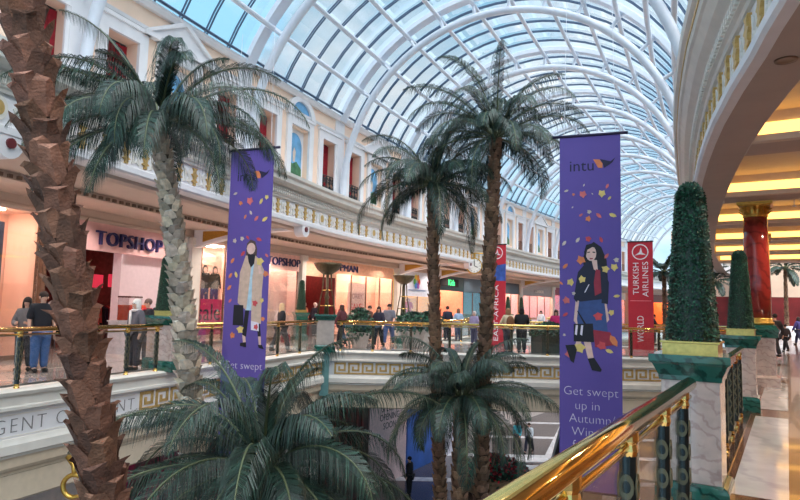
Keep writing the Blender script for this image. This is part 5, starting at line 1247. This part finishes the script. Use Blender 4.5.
def skeleton(pose, female):
    key = (pose, female)
    if key in SKEL: return SKEL[key]
    sw = .165 if female else .195; st = {'stand': 0, 'walk': .22, 'lean': .02, 'hold': .03}[pose]
    J = {'pel': (0, 0, .93), 'bel': (0, .0, 1.08), 'che': (0, .01, 1.28), 'nk': (0, 0, 1.45), 'nk2': (0, .01, 1.5), 'hd': (0, .025, 1.6), 'crn': (0, .015, 1.68)}
    Rr = {'pel': (.15, .11), 'bel': (.125, .095), 'che': (.15 if not female else .135, .105), 'nk': (.055, .055), 'nk2': (.05, .052), 'hd': (.076, .095), 'crn': (.06, .075)}
    E_ = [('pel', 'bel'), ('bel', 'che'), ('che', 'nk'), ('nk', 'nk2'), ('nk2', 'hd'), ('hd', 'crn')]
    for s, n in ((1, 'r'), (-1, 'l')):
        f = st*s
        J['hip'+n] = (s*.09, f*.1, .86); J['kn'+n] = (s*.095, f*.75+.02*(st > 0), .49); J['an'+n] = (s*.1, f*1.15-(.06 if st and s < 0 else 0), .09+(.06 if st > .1 and s < 0 else 0)); J['to'+n] = (s*.115, J['an'+n][1]+.15, .035)
        Rr['hip'+n] = .095; Rr['kn'+n] = .06; Rr['an'+n] = .042; Rr['to'+n] = .035
        E_ += [('pel', 'hip'+n), ('hip'+n, 'kn'+n), ('kn'+n, 'an'+n), ('an'+n, 'to'+n)]
        J['sh'+n] = (s*sw, 0, 1.38)
        if pose == 'lean': el, wr, ha = (s*.24, .12, 1.15), (s*.17, .34, 1.1), (s*.12, .42, 1.09)
        elif pose == 'hold': el, wr, ha = (s*.25, .02, 1.12), (s*.16, .22, 1.1), (s*.1, .3, 1.13)
        else: el, wr, ha = (s*.245, -f*.35-.02, 1.12), (s*.25, -f*.7+.05, .9), (s*.24, -f*.8+.07, .82)
        J['el'+n], J['wr'+n], J['ha'+n] = el, wr, ha
        Rr['sh'+n] = .06; Rr['el'+n] = .043; Rr['wr'+n] = .03; Rr['ha'+n] = .032
        E_ += [('che', 'sh'+n), ('sh'+n, 'el'+n), ('el'+n, 'wr'+n), ('wr'+n, 'ha'+n)]
        d = np.array(ha)-np.array(wr); d = d/np.linalg.norm(d); sd = np.cross(d, (s, 0, .2)); sd /= np.linalg.norm(sd)
        for k, (o, l) in enumerate(((-.024, .06), (-.008, .075), (.008, .072), (.024, .055))):
            J['f%d%s' % (k, n)] = tuple(np.array(ha)+d*l+sd*o); Rr['f%d%s' % (k, n)] = .009; E_.append(('ha'+n, 'f%d%s' % (k, n)))
        J['th'+n] = tuple(np.array(wr)+d*.07-sd*.05+np.array((0, .01, 0))); Rr['th'+n] = .01; E_.append(('wr'+n, 'th'+n))
    SKEL[key] = (J, Rr, E_); return SKEL[key]
GC = {}
def grow(pose, female, keep, scale, cut=None):
    k = (pose, female, keep, scale)
    if k in GC: return GC[k]
    J, Rr, E_ = skeleton(pose, female); names = [n for n in J if keep == 'all' or any((n == q) if q == 'nk' else n.startswith(q) for q in keep.split(','))]
    if 'pel' in names: names.remove('pel'); names.insert(0, 'pel')
    idx = {n: i for i, n in enumerate(names)}; ed = [(idx[a], idx[b]) for a, b in E_ if a in idx and b in idx]
    rad = []
    for n in names:
        r_ = Rr[n]; r_ = r_ if isinstance(r_, tuple) else (r_, r_); rad.append((r_[0]*scale+(.008 if scale > 1 else 0), r_[1]*scale+(.008 if scale > 1 else 0)))
    GC[k] = skin_mesh([J[n] for n in names], ed, rad, 2, .018 if scale > 1 else 0); return GC[k]
def cm(c): return mat('cloth_%02x%02x%02x' % c, c, .8, var=.12, scale=14)
def person(label, p, face, h=1.7, pose='stand', female=False, top=(30, 30, 36), bottom=(40, 44, 60), hair=(40, 30, 26), hairlen=.0, skirt=False, bag=None, hat=None, skin=SKIN, z=0, coat=False, short=False, cat='person', name='person', scarf=None):
    t = thing(name, label, cat, (p[0], p[1], z), face); t.scale = (h/1.76,)*3
    J, Rr, E_ = skeleton(pose, female)
    g = MB(); g.smooth = True; g.add(*grow(pose, female, 'all', 1.0))
    hx, hy, hz = J['hd']; g.ell((hx, hy+.088, hz-.015), (.016, .022, .024), 6, 5)
    for s in (-1, 1): g.ell((s*.085, hy-.0, hz-.01), (.014, .022, .034), 6, 5)
    obj('body', g, skin, t)
    g = MB()
    for s in (-1, 1): g.ell((s*.032, hy+.08, hz+.015), (.014, .01, .008), 6, 4)
    g.k = 1; g.ell((0, hy+.083, hz-.062), (.026, .01, .008), 6, 4); obj('face_features', g, [INK, mat('lips', (170, 86, 84), .5)], t)
    keep = 'pel,bel,che,nk,sh,el'+('' if short else ',wr')
    g = MB(); g.smooth = True; g.add(*grow(pose, female, keep, 1.2 if not coat else 1.28)); obj('coat' if coat else 'top', g, cm(top), t)
    if skirt or coat:
        g = MB(); g.smooth = True; l = .48 if skirt else .55; g.lathe([(.15, 1.02), (.19, .9), (.23, l+.1), (.25, l), (.2, l+.02)], n=14); obj('skirt' if skirt else 'coat_tail', g, cm(bottom if skirt else top), t)
    if not skirt:
        g = MB(); g.smooth = True; g.add(*grow(pose, female, 'pel,hip,kn,an', 1.2)); obj('trousers', g, cm(bottom), t)
    for n in 'rl':
        a = J['an'+n]; g = MB(); g.smooth = True; g.ell((a[0]*1.05, a[1]+.06, a[2]-.045), (.05, .13, .05), 10, 6); obj('shoe', g, cm((30, 26, 26)), t)
    g = MB(); g.smooth = True; g.ell((0, hy-.022, hz+.045), (.09, .105, .095), 12, 8)
    if hairlen: g.ell((0, hy-.06, hz-hairlen*.45), (.095, .06, .08+hairlen*.6), 12, 8); [g.ell((s*.075, hy-.0, hz-hairlen*.35), (.03, .05, .06+hairlen*.45), 8, 6) for s in (-1, 1)]
    obj('hair', g, cm(hair), t)
    if hat:
        g = MB(); g.smooth = True; g.lathe([(.1, .02), (.106, .04), (.1, .09), (.07, .135), (.02, .15)], (0, hy-.01, hz+.02), 14); obj('hat', g, cm(hat), t)
    if scarf:
        g = MB(); g.smooth = True; g.tube([(.1*math.cos(a), .09*math.sin(a)+.01, 1.45) for a in np.linspace(0, 2*PI, 13)], .035, 6); g.box((.05, .13, 1.2), (.07, .03, .5)); obj('scarf', g, cm(scarf), t)
    if bag:
        kind, c = bag
        if kind == 'back':
            g = MB(); g.smooth = True; g.ell((0, -.2, 1.2), (.17, .11, .24), 12, 8); obj('backpack', g, cm(c), t)
        else:
            w = J['hal']; g = MB(); g.box((w[0], w[1], w[2]-.33), (.1, .3, .28)); b_ = g; g.tube([(w[0], w[1]-.1, w[2]-.19), (w[0], w[1]-.07, w[2]-.0), (w[0], w[1]+.07, w[2]-.0), (w[0], w[1]+.1, w[2]-.19)], .008, 5); obj('bag', g, cm(c), t, bevel=.01)
    return t
def pz(x, y): 
    p = atz(x, y, 0); return (float(p[0]), float(p[1]))
person('woman in grey jumper with dark hair beside the man in black on left gallery', pz(22.5, 371), PI+.2, 1.66, 'hold', True, (120, 112, 112), (44, 42, 50), (36, 26, 24), .22)
person('man in black short sleeved shirt and blue jeans at left gallery rail', pz(38, 372), PI+.9, 1.8, 'stand', False, (24, 26, 36), (56, 88, 140), (50, 36, 30), short=True)
person('white haired person in patterned grey top left of the pair by the pedestal', pz(133, 370), 2.6, 1.68, 'stand', True, (96, 92, 100), (60, 60, 70), (226, 222, 218), .1, scarf=(214, 206, 204))
person('person in dark coat with red scarf next to the red hatted person', pz(145, 363), 2.2, 1.7, 'stand', False, (30, 28, 38), (54, 56, 66), (110, 90, 84), scarf=(190, 40, 60))
person('person in red knitted hat and black coat with a crimson skirt', pz(158.5, 363.5), PI+.3, 1.74, 'hold', True, (26, 26, 38), (150, 40, 64), (60, 30, 30), .05, skirt=True, hat=(186, 44, 70))
person('blonde woman in black with a red bag, right of the left purple banner', pz(280, 353), PI*.5+3.6, 1.68, 'walk', True, (26, 24, 30), (34, 34, 42), (214, 180, 140), .28, bag=('hand', (160, 40, 50)))
person('person in maroon coat standing left of the bridge shrub tub', pz(341, 345), 1.0, 1.7, 'walk', True, (84, 40, 48), (40, 36, 44), (60, 40, 34), .15)
person('dark haired person in brown coat right of the bridge shrub tub', pz(369, 341), 2.0, 1.68, 'stand', False, (96, 60, 50), (44, 40, 46), (50, 34, 30))
person('woman in dark hooded top walking beside the man in grey shirt', pz(378, 347), 2.9, 1.66, 'walk', True, (40, 36, 54), (30, 30, 38), (40, 28, 26), .2, bag=('back', (40, 36, 60)))
person('man in grey shirt and blue trousers walking with the woman in dark hooded top', pz(388.5, 345), 2.8, 1.78, 'walk', False, (110, 112, 124), (60, 80, 130), (46, 34, 30), short=True)
person('person in navy jacket just right of the central palm trunk', pz(447, 341), .5, 1.76, 'stand', False, (30, 34, 54), (40, 40, 52), (44, 34, 30))
person('person in pale blue jacket behind the bridge rail, between the two central palm trunks', pz(458, 341), .2, 1.66, 'stand', True, (150, 176, 206), (70, 80, 110), (120, 90, 70), .1)
person('grey haired person in lilac top close left of the tallest palm trunk', pz(474, 345), 2.5, 1.55, 'stand', True, (150, 140, 176), (80, 80, 100), (190, 180, 176), .05)
person('fair haired person in cream jacket with brown backpack seen from behind at the bridge rail', pz(508, 352.5), .25, 1.7, 'lean', True, (206, 190, 160), (62, 62, 74), (150, 110, 80), .12, bag=('back', (120, 78, 48)))
person('person in black jacket and dark trousers standing right of the brown backpack', pz(521.5, 352.5), -.2, 1.74, 'lean', False, (26, 26, 30), (34, 38, 46), (30, 24, 24), .1)
person('person in white top farther behind the bridge, left of the magenta coat', pz(541, 334), 2.6, 1.65, 'stand', True, (230, 230, 234), (90, 90, 110), (70, 54, 46), .1)
person('person in magenta coat at the left edge of right purple banner', pz(556, 349), 2.9, 1.7, 'stand', True, (176, 30, 96), (60, 30, 50), (60, 40, 36), .15, coat=True)
person('dark dressed person by the rail below the red airline banner', pz(654, 345), -2.0, 1.6, 'lean', False, (34, 32, 40), (40, 40, 50), (40, 30, 28))
person('tall person in dark clothes walking in the right corridor with a child', pz(776, 358), .2, 1.75, 'walk', False, (40, 36, 40), (46, 44, 50), (40, 30, 28))
person('child in dark clothes walking hand in hand in the right corridor', pz(786, 352), .2, 1.3, 'walk', False, (56, 46, 50), (40, 38, 44), (50, 34, 30))
person('person in indigo coat at the right edge of the corridor', pz(799, 345), .4, 1.65, 'walk', True, (70, 60, 120), (60, 60, 90), (50, 36, 32), .1)
def pl(x, y):
    p = atz(x, y, LF); return (float(p[0]), float(p[1]))
person('person in turquoise top on the lower floor below the bridge', pl(517, 450), 2.6, 1.68, 'walk', True, (70, 170, 186), (60, 60, 80), (60, 44, 36), .1, z=LF)
person('person in white top and dark trousers on the lower floor beside the turquoise top', pl(529, 453), 2.4, 1.72, 'walk', False, (206, 214, 222), (40, 40, 60), (60, 44, 36), z=LF)
person('person in black on the lower floor by the blue hoarding', pl(409, 496), 1.2, 1.7, 'stand', False, (24, 24, 30), (26, 26, 34), (30, 24, 24), z=LF)
WHT = mat('mannequin_white', (232, 226, 220), .4)
for q, (u, v, c1, c2) in enumerate(((.3, .8, (226, 120, 90), (60, 40, 50)), (.62, 1.2, (236, 150, 110), (70, 50, 50)), (.82, .9, (40, 34, 50), (40, 34, 44)))):
    m_ = F_.matrix_basis @ Vector((LF_*u, v, 0))
    person(('mannequin in salmon jacket left in the maroon entrance', 'mannequin in peach coat in the middle of the maroon entrance', 'mannequin in dark outfit right in the maroon entrance')[q], (m_.x, m_.y), F_.rotation_euler.z+PI, 1.78, 'stand', q < 2, c1, c2, (230, 220, 214), 0, skin=WHT, cat='mannequin', name='mannequin', coat=q == 1)
for q, (u, c1) in enumerate(((.3, (200, 110, 110)), (.75, (120, 40, 60)))):
    m_ = G_.matrix_basis @ Vector((LG*.12+q*.8, .6, 0))
    person(('mannequin in rose dress in the salmon window under navy lettering', 'mannequin in wine coat in the salmon window under navy lettering')[q], (m_.x, m_.y), G_.rotation_euler.z+PI, 1.75, 'stand', True, c1, c1, (230, 220, 214), 0, skirt=True, skin=WHT, cat='mannequin', name='mannequin')

# ------------------------------------------------------------------ corridor downlights, and fill spots added over the left gallery
def spot(p, e, c, ang=150):
    o = light('downlight_and_fill_spot', 'SPOT', p, e, c); o.data.spot_size = math.radians(ang); o.data.spot_blend = .6; o.data.shadow_soft_size = .12
for t in (4.9, 9.8, 14.6, 19.5, 24.4, 29.3, 34.2):
    for n in (1.7, 5.5): spot((*R(t, n), 4.26), 240, (1, .86, .68))
s = 6.0
while s < 60:
    p, d = at(ENT, s, ES); n = np.array([d[1], -d[0]]); spot((*(p-n*1.6), 4.24), 150, (1, .9, .82)); spot((*(p-n*3.8), 4.1), 110, (1, .88, .8)); s += 3.2  # added spots without fixtures, brightening the left gallery and its soffit
